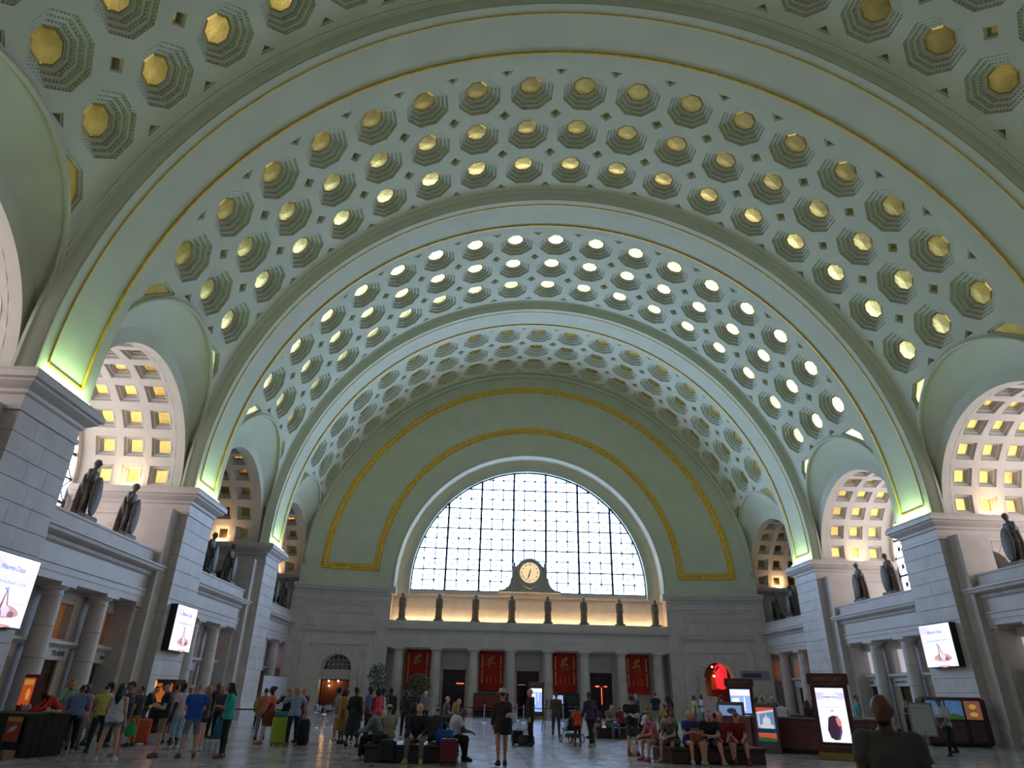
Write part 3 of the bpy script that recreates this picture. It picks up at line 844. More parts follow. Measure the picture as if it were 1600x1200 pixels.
    for d in ds: b.box(d-.93, YB, 3.36, d+.93, YB+.3, 4.95)
    b.box(-E, 57.0, 4.8, E, 58.5, 4.92)
    bw = b.build('back_wall', STONE, w)
    for d in ds:
        m = MB()
        for x0, x1, z0, z1 in ((-1.0, 1.0, 4.55, 4.62), (-1.0, 1.0, 3.62, 3.69), (-1.0, -.93, 3.62, 4.62), (.93, 1.0, 3.62, 4.62), (-1.05, -.93, 0, 3.45), (.93, 1.05, 0, 3.45), (-1.05, 1.05, 3.36, 3.48)): m.box(d+x0, YB-.06, z0, d+x1, YB+.01, z1)
        m.build('door_surround', STONE2, bw)
    b = MB(); b.box(-E, 59.3, 0, E, 59.4, 9.2); b.box(-E-.1, 58.5, 0, -E, 59.4, 9.2); b.box(E, 58.5, 0, E+.1, 59.4, 9.2); b.build('black_backing', BLACK, w)  # black box added to shut out the sky behind the door gaps
    cds, cc, cb = column_meshes(4.9, .43, .36)
    for k in range(8):
        c = link('column', cb, w, T(-10.57+3.02*k, 57.05, 0))
        for d in cds: link('drum', d, c)
        link('capital', cc, c)
    return w
WE = build_end()
def end_window():
    w = struct(empty('window_1', (0, 57.75, 9.45)))
    R = 10.15; Z0 = .55   # circle centre above sill
    nx, sz = 21, 2*R/21
    fr = MB(); th = MB(); dt = MB()
    for i in range(nx):
        for j in range(12):
            x0, z0 = -R+i*sz, j*sz*.93
            P = [(x0, z0), (x0+sz, z0), (x0+sz, z0+sz*.93), (x0, z0+sz*.93)]
            P = clip_circle(P, R, 96, Z0) if z0+sz > Z0 else P
            if len(P) < 3: continue
            m = MB(); m.poly([(a, 0, c) for a, c in P]); m.build('pane', PANE, w)
            if len(P) == 4:
                a, c = (x0, z0), (x0+sz, z0+sz*.93)
                th.tube([(a[0], -.05, a[1]), (c[0], -.05, c[1])], .014, 4); th.tube([(a[0], -.05, c[1]), (c[0], -.05, a[1])], .014, 4)
                th.ell(((a[0]+c[0])/2, -.05, (a[1]+c[1])/2), (.075, .02, .075), 8, 4)
            if i: th.ell((x0, -.06, z0), (.12, .03, .12), 8, 4) if (x0**2+(z0-Z0)**2 < R*R) else None
    stuff(th.build('lattice', mat('lattice_steel', (.30, .36, .55), .6, .1), w))
    for i in range(1, nx):
        x = -R+i*sz; h = Z0+sqrt(R*R-x*x); t = .095 if i % 3 == 0 else .045
        q = MB(); q.box(x-t, -.16 if t > .05 else -.06, 0, x+t, .02, h); q.build('mullion', IRON if t > .05 else mat('slate_steel', (.16, .18, .28), .6, .2), w)
    for j in range(0, 12):
        z = j*sz*.93
        if abs(z-Z0) >= R: continue
        hw = R if z < Z0 else sqrt(R*R-(z-Z0)**2); t = .055 if j % 2 == 0 else .038
        q = MB(); q.box(-hw, -.08, z-t+(.05 if j == 0 else 0), hw, .02, z+t+(.05 if j == 0 else 0)); q.build('glazing_bar', IRON if j == 0 else mat('slate_steel', (.16, .18, .28), .6, .2), w)
    q = MB(); pts = [(R*1.0, -.06, 0)]+[(R*cos(pi*i/60), -.06, Z0+R*sin(pi*i/60)) for i in range(61)]+[(-R, -.06, 0)]
    q.tube(pts, .11, 6); q.build('window_frame', IRON, w)
end_window()
# wall behind the viewpoint
nb = MB(); nb.box(-19, YNEAR-.3, 0, 19, YNEAR, 30.5); struct(nb.build('wall_near', STONE))
nb = MB()
for s in (-1, 1): nb.box(s*18.85, YNEAR-.2, 0, s*19.1, RIBS[0], 12)
struct(nb.build('wall_flanks', STONE))

# ------------------------------------------------------------------ lamps of the building
LAMPG = mat('uplight_lens', (.6, 1, .8), .4, emit=L_CAP, ecol=(.60, 1.0, .46))
LAMPW = mat('niche_lens', (1, .85, .6), .4, emit=L_NICHE, ecol=(1.0, .60, .31))
COVEL = mat('cove_lens', (1, .8, .5), .4, emit=L_COVE, ecol=(1.0, .70, .38))
def side_word(s): return 'left' if s < 0 else 'right'
NTH = ['first', 'second', 'third', 'fourth']
SIDE = {-1: 'TRAINS sign side', 1: 'TAXIS sign side'}
for s in (-1, 1):
    for i, y in enumerate(RIBS):
        off = '_offscreen' if (s, i) in ((-1, 0), (1, 0), (1, 1)) else ''
        r = empty('uplight'+off, (s*(RS-.20), y+RIBW/2, HS+.002)); tag(r, 'green-white uplight trough on the %s pier cap from the clock wall, %s' % (NTH[3-i], SIDE[s]), 'lamp', 'uplights on the pier caps')
        m = MB(); m.box(-.09, -1.2, 0, .09, 1.2, .06); m.build('housing', IRON, r)
        m = MB(); m.box(-.07, -1.15, .06, .07, 1.15, .075); m.build('lens'+off, LAMPG, r)
    for bi, yc in enumerate(BAYS):
        for ys in (1,):       # the photograph shows only the lamp on the flank towards the clock
            off = '_offscreen' if bi == 0 else ''
            r = empty('niche_lamp'+off, (s*21.43, yc+ys*(HB-.28), 10.2)); tag(r, 'small warm uplight in the %s niche from the clock, %s' % (NTH[3-bi], SIDE[s]), 'lamp', 'warm lamps in the niches')
            m = MB(); m.box(-.2, -.07, 0, .2, .07, .09); m.build('housing', BLACK, r)
            m = MB(); m.box(-.17, -.05, .09, .17, .05, .1); m.build('lens'+off, LAMPW, r)
r = empty('cove_light', (0, 57.4, 6.7)); tag(r, 'long warm strip light hidden behind the parapet of the statue ledge', 'lamp')
m = MB(); m.box(-11.3, -.08, 0, 11.3, .08, .06); m.build('housing', IRON, r)
m = MB(); m.box(-11.2, -.06, .06, 11.2, .06, .07); m.build('lens', COVEL, r)

# ================================================================== FIGURES
import numpy as np
def surf(sdf, lo, hi, h):
    """surface nets: polygonise sdf(points)->distance inside the box lo..hi"""
    lo = np.array(lo, float); hi = np.array(hi, float); n = np.maximum(4, np.ceil((hi-lo)/h).astype(int)+1)
    ax = [lo[i]+h*np.arange(n[i]) for i in range(3)]
    G = np.stack(np.meshgrid(*ax, indexing='ij'), -1); F = sdf(G.reshape(-1, 3)).reshape(n)
    s = F < 0; c = np.zeros(n-1); acc = np.zeros((*(n-1), 3)); cnt = np.zeros(n-1)
    off = [(i, j, k) for i in (0, 1) for j in (0, 1) for k in (0, 1)]
    sl = lambda o: tuple(slice(o[a], n[a]-1+o[a]) for a in range(3))
    for o in off:
        for a in range(3):
            if o[a]: continue
            p = list(o); p[a] = 1
            f0, f1 = F[sl(o)], F[sl(p)]; m = (f0 < 0) != (f1 < 0)
            t = np.where(m, f0/np.where(m, f0-f1, 1), 0)
            pos = np.zeros((*(n-1), 3)); pos[...] = o; pos[..., a] = t
            acc += pos*m[..., None]; cnt += m
    act = cnt > 0; idx = -np.ones(n-1, int); idx[act] = np.arange(act.sum())
    ijk = np.argwhere(act); V = lo+h*(ijk+acc[act]/cnt[act][:, None])
    Q = []
    for a in range(3):
        b, c2 = (a+1) % 3, (a+2) % 3
        s0 = [slice(None)]*3; s1 = [slice(None)]*3; s0[a] = slice(0, -1); s1[a] = slice(1, None)
        ch = s[tuple(s0)] != s[tuple(s1)]; inn = s[tuple(s0)]
        E = np.argwhere(ch)
        ok = (E[:, b] > 0) & (E[:, c2] > 0) & (E[:, b] < n[b]-1) & (E[:, c2] < n[c2]-1); E = E[ok]
        fl = inn[tuple(E.T)]
        q = []
        for db, dc in ((-1, -1), (0, -1), (0, 0), (-1, 0)):
            e = E.copy(); e[:, b] += db; e[:, c2] += dc; q.append(idx[tuple(e.T)])
        q = np.stack(q, 1); q[~fl] = q[~fl][:, ::-1]; Q.append(q)
    return V, np.concatenate(Q)
def smin(D, k):
    m = D.min(0); return m-k*np.log(np.exp(-(D-m)/k).sum(0))
class Cone:
    def __init__(s, name, a, b, ra, rb): s.name, s.a, s.b, s.ra, s.rb = name, np.array(a, float), np.array(b, float), ra, rb
    def d(s, P):
        ab = s.b-s.a; t = np.clip(((P-s.a)@ab)/(ab@ab+1e-9), 0, 1)
        return np.linalg.norm(P-(s.a+t[:, None]*ab), axis=1)-(s.ra+(s.rb-s.ra)*t), t
class Ell:
    def __init__(s, name, c, r, B=None): s.name, s.c, s.r = name, np.array(c, float), np.array(r, float); s.B = np.eye(3) if B is None else np.array(B, float)
    def d(s, P):
        q = (P-s.c)@s.B.T; k = np.linalg.norm(q/s.r, axis=1); g = np.linalg.norm(q/s.r**2, axis=1)
        return k*(k-1)/np.maximum(g, 1e-6), np.zeros(len(P))
class Trunk:
    """elliptic loft along an axis; ts, rx, ry sampled"""
    def __init__(s, name, o, B, ts, rx, ry, off=None): s.name, s.o, s.B, s.ts, s.rx, s.ry = name, np.array(o, float), np.array(B, float), ts, rx, ry; s.off = off or [0]*len(ts)
    def d(s, P):
        q = (P-s.o)@s.B.T; z = q[:, 2]; rx = np.interp(z, s.ts, s.rx); ry = np.interp(z, s.ts, s.ry); of = np.interp(z, s.ts, s.off)
        e = (np.sqrt((q[:, 0]/rx)**2+((q[:, 1]-of)/ry)**2)-1)*np.minimum(rx, ry)
        ex = np.maximum(s.ts[0]-z, z-s.ts[-1]); dd = np.where(ex > 0, np.sqrt(np.maximum(e, 0)**2+ex**2), np.maximum(e, ex*.8))
        return dd, (z-s.ts[0])/(s.ts[-1]-s.ts[0])
def nrm(v): v = np.array(v, float); return v/np.linalg.norm(v)
POSES = {}
def pose(name, **k): POSES[name] = k
dn, fw = (0, 0, -1), (0, 1, 0)
pose('stand', aL=((-.14, .02, -1), (-.04, .16, -1)), aR=((.14, .02, -1), (.04, .16, -1)), lL=((-.06, .02, -1), (-.03, -.02, -1)), lR=((.06, .04, -1), (.03, -.06, -1)))
pose('wide', aL=((-.3, .05, -1), (.15, .3, -1)), aR=((.2, -.05, -1), (.1, .25, -1)), lL=((-.16, .03, -1), (-.1, -.02, -1)), lR=((.15, .05, -1), (.1, -.04, -1)))
pose('walk', aL=((-.12, .35, -1), (-.05, .6, -1)), aR=((.12, -.35, -1), (.05, -.1, -1)), lL=((-.04, -.34, -1), (-.02, -.5, -1)), lR=((.04, .40, -1), (.02, .1, -1)), lean=.06)
pose('stride', aL=((-.12, .3, -1), (.1, .9, -.5)), aR=((.12, .2, -1), (-.1, .9, -.4)), lL=((-.04, .48, -1), (-.02, .15, -1)), lR=((.04, -.38, -1), (.02, -.75, -1)), lean=.1)
pose('phone', aL=((-.12, .10, -1), (.35, .9, .15)), aR=((.12, .10, -1), (-.35, .9, .2)), lL=((-.08, .02, -1), (-.04, -.03, -1)), lR=((.08, .05, -1), (.04, -.05, -1)), head=.4)
pose('cross', aL=((-.12, .22, -1), (.95, .45, .15)), aR=((.12, .22, -1), (-.95, .45, .05)), lL=((-.12, .02, -1), (-.08, -.03, -1)), lR=((.12, .05, -1), (.08, -.05, -1)))
pose('handup', aL=((-.5, .4, -.35), (.45, .2, .9)), aR=((.5, .4, -.35), (-.45, .2, .9)), lL=((-.08, .02, -1), (-.04, -.03, -1)), lR=((.08, .05, -1), (.04, -.05, -1)))
pose('reach', aL=((-.2, .7, -.8), (.1, 1, -.35)), aR=((.2, .7, -.8), (-.1, 1, -.4)), lL=((-.08, -.02, -1), (-.04, -.06, -1)), lR=((.08, .05, -1), (.04, -.1, -1)), lean=.75, head=.1)
pose('bend', aL=((-.15, .55, -1), (.2, .9, -.3)), aR=((.15, .55, -1), (-.1, 1, -.2)), lL=((-.08, -.02, -1), (-.04, -.06, -1)), lR=((.08, .05, -1), (.04, -.1, -1)), lean=.3, head=.35)
pose('oneup', aL=((-.12, .02, -1), (-.03, .2, -1)), aR=((.25, .35, -.8), (-.4, .35, .95)), lL=((-.08, .02, -1), (-.04, -.03, -1)), lR=((.08, .05, -1), (.04, -.05, -1)))
pose('sit', aL=((-.1, .25, -1), (.35, .85, -.35)), aR=((.1, .25, -1), (-.35, .85, -.35)), lL=((-.2, 1, -.06), (-.05, .1, -1)), lR=((.2, 1, -.06), (.05, .05, -1)), lean=.10)
pose('sitlean', aL=((-.12, .6, -.9), (.4, .8, -.2)), aR=((.12, .6, -.9), (-.4, .8, -.2)), lL=((-.22, 1, -.05), (-.06, .12, -1)), lR=((.22, 1, -.05), (.08, -.02, -1)), lean=.45, head=.55)
pose('sitphone', aL=((-.12, .3, -1), (.4, .9, .15)), aR=((.12, .3, -1), (-.4, .9, .2)), lL=((-.12, 1, -.02), (.05, .15, -1)), lR=((.12, 1, -.02), (0, -.05, -1)), lean=.15, head=.5)
pose('sitfold', aL=((-.1, .35, -1), (.8, .6, -.1)), aR=((.1, .35, -1), (-.8, .6, -.05)), lL=((-.25, 1, -.05), (-.12, .35, -1)), lR=((.22, 1, -.05), (.1, .3, -1)), lean=.3, head=.2)
pose('situp', aL=((-.3, .35, -.5), (.3, .25, .95)), aR=((.1, .25, -1), (-.35, .85, -.35)), lL=((-.12, 1, -.05), (-.02, .2, -1)), lR=((.12, 1, -.05), (.02, .1, -1)), lean=.05)
pose('near', aL=((-.28, .05, -1), (-.05, .25, -1)), aR=((.25, -.1, -1), (.05, .2, -1)), lL=((-.06, -.2, -1), (-.03, -.3, -1)), lR=((.06, .25, -1), (.03, .05, -1)), yaw=.35, lean=.03)
class Fig: pass
def figure(pz, sex='m', girth=1.0):
    g = Fig(); pr = []
    p = POSES[pz]; lean = p.get('lean', 0.02); hp = p.get('head', 0); hy = p.get('yaw', 0)
    f = sex == 'f'; k = sex == 'k'
    up = np.array([0, sin(lean), cos(lean)]); fwd = np.array([0, cos(lean), -sin(lean)]); rt = np.array([1., 0, 0])
    B = np.stack([rt, fwd, up])
    sw = .165 if f else (.17 if k else .19); hw = .095 if not k else .085
    G = girth
    if f: rx = [.10, .158, .172, .130, .148, .150, .115, .055]; ry = [.07, .112, .118, .092, .112, .092, .075, .05]
    elif k: rx = [.09, .135, .138, .128, .140, .150, .115, .055]; ry = [.07, .10, .10, .092, .098, .088, .07, .05]
    else: rx = [.10, .150, .158, .148, .172, .178, .135, .062]; ry = [.07, .110, .112, .105, .122, .102, .082, .056]
    ts = [-.12, -.06, .02, .16, .32, .42, .475, .53]
    of = [0, 0, 0, .0, .0, 0, -.01, -.01]
    if G > 1: ry = [r*(G if i in (2, 3) else 1+(G-1)*.6) for i, r in enumerate(ry)]; rx = [r*(1+(G-1)*.7) for r in rx]; of = [0, .01, .03*(G-1)*4, .04*(G-1)*4, .02, 0, -.01, -.01]
    pr.append(Trunk('torso', (0, 0, 0), B, ts, rx, ry, of))
    hd = nrm(up*cos(hp*.9)+fwd*sin(hp*.9)); hf = nrm(fwd*cos(hp*.9)-up*sin(hp*.9))
    hr = rt*cos(hy)+hf*sin(hy)*0; 
    if hy: hf2 = hf*cos(hy)+rt*sin(hy); hr = rt*cos(hy)-hf*sin(hy); hf = hf2
    nk = up*.51; hc = nk+hd*(.165 if not k else .155)+hf*.018
    HB3 = np.stack([hr, hf, hd])
    pr.append(Cone('neck', nk-up*.03, hc-hd*.05-hf*.012, .056 if not f else .048, .050 if not f else .044))
    pr.append(Ell('head', hc+hd*.02, (.074, .094, .100), HB3)); pr.append(Ell('head', hc+hd*.036-hf*.012, (.073, .086, .080), HB3)); pr.append(Ell('head', hc-hd*.055+hf*.028, (.056, .064, .070), HB3))
    pr.append(Ell('nose', hc+hf*.100-hd*.012, (.013, .022, .024), HB3)); 
    for s in (-1, 1): pr.append(Ell('ear', hc+hr*s*.078-hd*.005-hf*.008, (.012, .022, .032), HB3))
    sc = .92 if k else 1
    la, lf, lt, ls = (.285, .25, .43, .43) if not f else (.265, .235, .42, .415)
    g.hand = []
    for nm, sg in (('aL', -1), ('aR', 1)):
        u, v = nrm(p[nm][0]), nrm(p[nm][1]); sh = up*.43+rt*sg*sw; el = sh+u*la; wr = el+v*lf
        q = 1+(G-1)*.5
        pr.append(Cone('delt', sh-up*.005, sh+u*.07, .062*q if not f else .05*q, .056*q if not f else .046*q))
        pr.append(Cone('uarm'+nm[1], sh, el, (.054 if not f else .044)*q, (.042 if not f else .035)*q)); pr.append(Cone('farm'+nm[1], el, wr, (.043 if not f else .036)*q, .028 if not f else .024))
        side = np.cross(v, up if abs(v@up) < .9 else fwd); side = nrm(side)
        if abs(v[2]) > .6: side = nrm(np.array([0, 1, 0])-v*v[1])   # hanging hands: palm edge forward
        th = nrm(np.cross(side, v))
        pr.append(Ell('hand', wr+v*.055, (.040, .018, .055), np.stack([side, th, v])))
        g.hand.append((wr, v, side, th, sg))
    an = []
    for nm, sg in (('lL', -1), ('lR', 1)):
        u, v = nrm(p[nm][0]), nrm(p[nm][1]); hip = np.array([sg*hw, 0, -.04]); kn = hip+u*lt; ak = kn+v*ls
        q = 1+(G-1)*.5
        pr.append(Cone('thigh'+nm[1], hip, kn, (.086 if not k else .07)*q, .055*q)); pr.append(Cone('shin'+nm[1], kn, ak, .052*q, .034))
        cf = kn+v*.12-np.array([0, .018, 0]) if abs(v[2]) > .5 else kn+v*.12
        pr.append(Ell('shin'+nm[1], cf, (.050*q, .052*q, .11), None))
        fd = nrm([sg*.22, 1, 0]); heel = ak-fd*.03+np.array([0, 0, -.045]); toe = ak+fd*.16+np.array([0, 0, -.055])
        pr.append(Cone('foot'+nm[1], heel, toe, .042, .032)); pr.append(Cone('foot'+nm[1], ak, ak+fd*.10+np.array([0, 0, -.045]), .04, .03)); an.append(ak)
    g.pr = pr; g.hc, g.HB, g.hd, g.hf, g.hr = hc, HB3, hd, hf, hr; g.up, g.fwd = up, fwd; g.B = B; g.k = k; g.f = f
    g.zmin = min(a[2] for a in an)-.085; g.an = an
    return g
def solve(g, h=.0185):
    pr = g.pr
    pts = np.concatenate([np.stack([q.a, q.b]) if isinstance(q, Cone) else (q.c[None] if isinstance(q, Ell) else np.stack([q.o+q.B[2]*q.ts[0], q.o+q.B[2]*q.ts[-1]])) for q in pr])
    lo, hi = pts.min(0)-.2, pts.max(0)+.2; lo[2] = g.zmin-.02
    def sdf(P):
        D = np.stack([q.d(P)[0] for q in pr]); d = smin(D, .012)
        return np.maximum(d, g.zmin-P[:, 2])
    V, Q = surf(sdf, lo, hi, h)
    N = np.zeros_like(V); e1 = V[Q[:, 2]]-V[Q[:, 0]]; e2 = V[Q[:, 3]]-V[Q[:, 1]]; fn = np.cross(e1, e2)
    for i in range(4): np.add.at(N, Q[:, i], fn)
    N /= np.linalg.norm(N, axis=1)[:, None]+1e-9
    C = V[Q].mean(1); DD = [q.d(C) for q in pr]; D = np.stack([d[0] for d in DD]); w = D.argmin(0); t = np.stack([d[1] for d in DD])[w, np.arange(len(C))]
    g.V, g.Q, g.N, g.C, g.w, g.t = V, Q, N, C, w, t
    g.nm = np.array([q.name for q in pr])[w]
    return g
def np_mesh(name, V, Q, mats, mi=None, smooth=True):
    me = bpy.data.meshes.new(name); me.from_pydata([tuple(v) for v in V], [], [tuple(int(i) for i in q) for q in Q])
    for m in mats: me.materials.append(m)
    if mi is not None: me.polygons.foreach_set('material_index', [int(i) for i in mi])
    if smooth: me.polygons.foreach_set('use_smooth', [True]*len(me.polygons))
    me.update(); return me
def shell(g, mask, off, name, mtl, wav=.006, seed=0):
    """garment: the marked body faces pushed outwards"""
    if mask.sum() < 6: return None
    q = g.Q[mask]; ids, inv = np.unique(q, return_inverse=True)
    V = g.V[ids]; o = off+wav*np.sin(V[:, 2]*38+seed+V[:, 0]*22)*np.sin(V[:, 1]*31+seed*1.7+V[:, 2]*9)
    W = V+g.N[ids]*o[:, None]
    return np_mesh(name, W, inv.reshape(q.shape), [mtl])
EYE = mat('eye', (.03, .025, .02), .25); 
SKINS = {'light': srgb(205, 160, 138), 'tan': srgb(178, 125, 98), 'brown': srgb(112, 72, 52), 'dark': srgb(66, 43, 34), 'pink': srgb(214, 150, 130)}
HAIRS = {'black': srgb(22, 19, 18), 'brown': srgb(62, 42, 30), 'blond': srgb(168, 132, 82), 'grey': srgb(140, 136, 130), 'white': srgb(205, 200, 192), 'auburn': srgb(96, 52, 34)}
FIGC = {}
def person(label, loc, rz, pz='stand', sex='m', H=1.75, girth=1.0, skin='light', shirt=(.5, .5, .5), sleeve='short', legs='pants', lcol=(.05, .05, .08), shoe=(.05, .05, .05), hair='short', hcol='brown', hat=None, hatcol=(.05, .05, .06), z=0.0, coat=None, skirt=None, beard=False, cat='person', neck=False, sock=None, group=None):
    key = (pz, sex, girth)
    if key not in FIGC: FIGC[key] = solve(figure(pz, sex, girth))
    g = FIGC[key]
    hgt = {'m': 1.77, 'f': 1.69, 'k': 1.66}[sex]; sc = H/hgt
    sk = mat('skin_'+skin, SKINS[skin], .55, 0, .08, 8)
    bk = ('b',)+key
    if bk not in FIGC:
        # body with fingers, eyes and lips in one mesh
        mb = MB(); mb.v = [tuple(v) for v in g.V]; mb.f = [tuple(int(i) for i in q) for q in g.Q]; mb.m = [0]*len(mb.f)
        for wr, v, side, th, sg in g.hand:
            b0 = wr+v*.085
            for i, (o, L) in enumerate(((-.029, .068), (-.010, .078), (.010, .074), (.028, .058))):
                r = b0+side*o; m1 = r+v*L*.45+th*(-.006); m2 = m1+v*L*.35-th*.018; m3 = m2+v*L*.2-th*.02
                mb.tube([Vector(r-v*.02), Vector(m1), Vector(m2), Vector(m3)], [.0095, .009, .008, .006], 5)
            o = np.sign(side@g.fwd) or 1; r = wr+v*.03+side*.034*o; m1 = r+side*.022*o+v*.025; m2 = m1+v*.032-th*.012
            mb.tube([Vector(r-side*.01*o), Vector(m1), Vector(m2)], [.011, .010, .007], 5)
        mb.mi = 1
        for s in (-1, 1): mb.ell(g.hc+g.hr*s*.031+g.hf*.098*.93+g.hd*.012, (.011, .008, .007), 6, 4, Matrix(g.HB.T.tolist()))
        mb.mi = 2; mb.ell(g.hc+g.hf*.094-g.hd*.055, (.022, .008, .007), 6, 4, Matrix(g.HB.T.tolist()))
        me = mb.mesh('person', [sk, EYE, mat('lips', srgb(150, 80, 75), .5)], True); FIGC[bk] = me
    me = FIGC[bk]
    o = link('person', me); o.location = (loc[0], loc[1], z-g.zmin*sc if not pz.startswith('sit') else z-g.zmin*sc); o.rotation_euler = (0, 0, rz); o.scale = (sc, sc, sc)
    o.material_slots[0].link = 'OBJECT'; o.material_slots[0].material = sk
    tag(o, label, cat, group)
    seed = random.random()*9
    nm, t = g.nm, g.t
    def has(*a): return np.isin(nm, a)
    tz = (g.C@g.up)
    def add(name, mesh):
        if mesh: return link(name, mesh, o)
    arms_u, arms_f = has('uarmL', 'uarmR', 'delt'), has('farmL', 'farmR')
    top = (has('torso') & (t > .08))
    if sleeve == 'none': sm = top & ~((np.abs(g.C[:, 0]) > .115) & (tz > .36)) & (tz < .47)
    elif sleeve == 'short': sm = top | has('delt') | (has('uarmL', 'uarmR') & (t < .62))
    elif sleeve == 'half': sm = top | arms_u | (arms_f & (t < .1))
    else: sm = top | arms_u | (arms_f & (t < .93))
    if sleeve != 'none': sm = sm & ~(has('torso') & (tz > .505)) | (has('neck') & (t < .15))
    upper = sm | (has('thighL', 'thighR') & (t < (.12 if not coat else coat)))
    add('shirt' if not coat else 'coat', shell(g, upper, (.026 if not coat else .034), 'shirt', paint(shirt, .85), .006, seed))
    if legs == 'pants': lm = has('thighL', 'thighR', 'shinL', 'shinR') & ~(has('shinL', 'shinR') & (t > .95)) | (has('torso') & (t < .22)); nmx, off = 'trousers', .014
    elif legs == 'shorts': lm = has('thighL', 'thighR') & (t < .92) | (has('torso') & (t < .22)); nmx, off = 'shorts', .017
    elif legs == 'brief': lm = has('thighL', 'thighR') & (t < .38) | (has('torso') & (t < .24)); nmx, off = 'shorts', .014
    elif legs == 'capri': lm = has('thighL', 'thighR') | (has('shinL', 'shinR') & (t < .45)) | (has('torso') & (t < .22)); nmx, off = 'trousers', .016
    else: lm = None
    if lm is not None: add(nmx, shell(g, lm, off, nmx, paint(lcol, .9), .004, seed+2))
    for q in 'LR':
        add('shoe', shell(g, has('foot'+q) | (has('shin'+q) & (t > .97)), .008, 'shoe', paint(shoe, .6), 0))
        if sock: add('sock', shell(g, has('shin'+q) & (t > .78), .005, 'sock', paint(sock, .9), 0))
    if skirt:
        q = MB(); n = 22; zb = -skirt
        q.rings([[( (rx+.012*sin(5*a+seed))*cos(a), (ry+.012*sin(5*a+seed))*sin(a), zz) for a in [2*pi*i/n for i in range(n)]] for rx, ry, zz in ((.15, .12, .12), (.185, .14, -.02), (.20+.05*skirt, .165+.06*skirt, zb*.5), (.215+.08*skirt, .18+.09*skirt, zb))], cap=False)
        q.build('skirt', paint(lcol, .85), o, True)
    # hair and hats
    hp = []; c, hd, hf, hr = g.hc, g.hd, g.hf, g.hr
    hk = ('h', hair, key)
    if hair != 'bald':
        if hk not in FIGC:
            if hair in ('short', 'long', 'bun', 'bob'):
                hp.append(Ell('h', c+hd*.032-hf*.012, (.0805, .098, .096), g.HB))
            if hair == 'curly': hp.append(Ell('h', c+hd*.045-hf*.02, (.115, .12, .12), g.HB))
            if hair == 'long': hp += [Cone('h', c-hf*.075+hd*.02, c-hf*.125-g.up*.20, .07, .085), Cone('h', c-hf*.125-g.up*.20, c-hf*.12-g.up*.36, .085, .04)]; hp += [Cone('h', c+hr*s*.07-hf*.02, c+hr*s*.08-hf*.05-g.up*.17, .03, .035) for s in (-1, 1)]
            if hair == 'bob': hp += [Cone('h', c-hf*.06, c-hf*.06-g.up*.10, .085, .075)]+[Cone('h', c+hr*s*.068-hf*.02+hd*.02, c+hr*s*.07-hf*.02-g.up*.09, .035, .035) for s in (-1, 1)]
            if hair == 'bun': hp.append(Ell('h', c-hf*.11+hd*.06, (.05, .045, .045), g.HB))
            if hair == 'tail': hp += [Ell('h', c+hd*.034-hf*.010, (.082, .100, .096), g.HB), Cone('h', c-hf*.10+hd*.05, c-hf*.15-g.up*.12, .035, .04), Cone('h', c-hf*.15-g.up*.12, c-hf*.14-g.up*.24, .04, .015)]
            fc = c+hf*.06-hd*.055
            def sd(P):
                d = smin(np.stack([q.d(P)[0] for q in hp]), .008)
                q = (P-fc)@g.HB.T
                cut = np.maximum(np.maximum(-q[:, 1]-.035-.25*np.maximum(q[:, 2], -.05), q[:, 2]-.105), np.abs(q[:, 0])-.075)
                cut2 = np.linalg.norm(P-(c-hd*.11+hf*.02), axis=1)-.06
                d = np.maximum(d, -cut)
                if hair in ('short', 'bun', 'tail'): d = np.maximum(d, -((P-c)@hd)-.045-((P-c)@hf)*-.5)
                return d
            lo = c-np.array([.24, .30, .56 if hair == 'long' else .42]); hi = c+np.array([.24, .30, .24])
            V, Q = surf(sd, lo, hi, .0165); FIGC[hk] = np_mesh('hair', V, Q, [paint(HAIRS['brown'])])
        ho = link('hair', FIGC[hk], o); ho.material_slots[0].link = 'OBJECT'; ho.material_slots[0].material = paint(HAIRS[hcol], .6)
    if hat:
        q = MB(); Mh = Matrix(g.HB.T.tolist())
        if hat == 'cap':
            rr = []
            for i in range(6):
                a = pi/2*i/5; rr.append([Vector(c+hd*(.045+.085*sin(a))+hr*(.090*cos(a)+.002)*cos(b)+hf*((.110*cos(a)+.002)*sin(b)-.008)) for b in [2*pi*k/14 for k in range(14)]])
            q.rings(rr); rr = []
            for i in range(7):
                b = pi*(.18+.64*i/6); rr.append([Vector(c+hd*z+hr*r*.092*cos(b)+hf*(r*.112*sin(b)-.008+(.0 if r < 1.2 else .045*sin(b)))) for r, z in ((.98, .055), (1.55, .042), (1.55, .034), (.98, .044))])
            q.rings(rr)
        else:
            q.rings([[Vector(c+hd*z+hr*rx*cos(b)+hf*(ry*sin(b)-.008)) for b in [2*pi*k/16 for k in range(16)]] for rx, ry, z in ((.15, .17, .045), (.155, .175, .052), (.095, .112, .062), (.09, .108, .12), (.078, .098, .155), (.04, .06, .16), (.02, .03, .15))])
        q.build('hat', paint(hatcol, .8), o, True)
    if beard:
        Vb = MB(); Vb.ell(c+hf*.040-hd*.086, (.053, .050, .036), 10, 6, Matrix(g.HB.T.tolist())); Vb.build('beard', paint(HAIRS[hcol], .8), o, True)
    return o

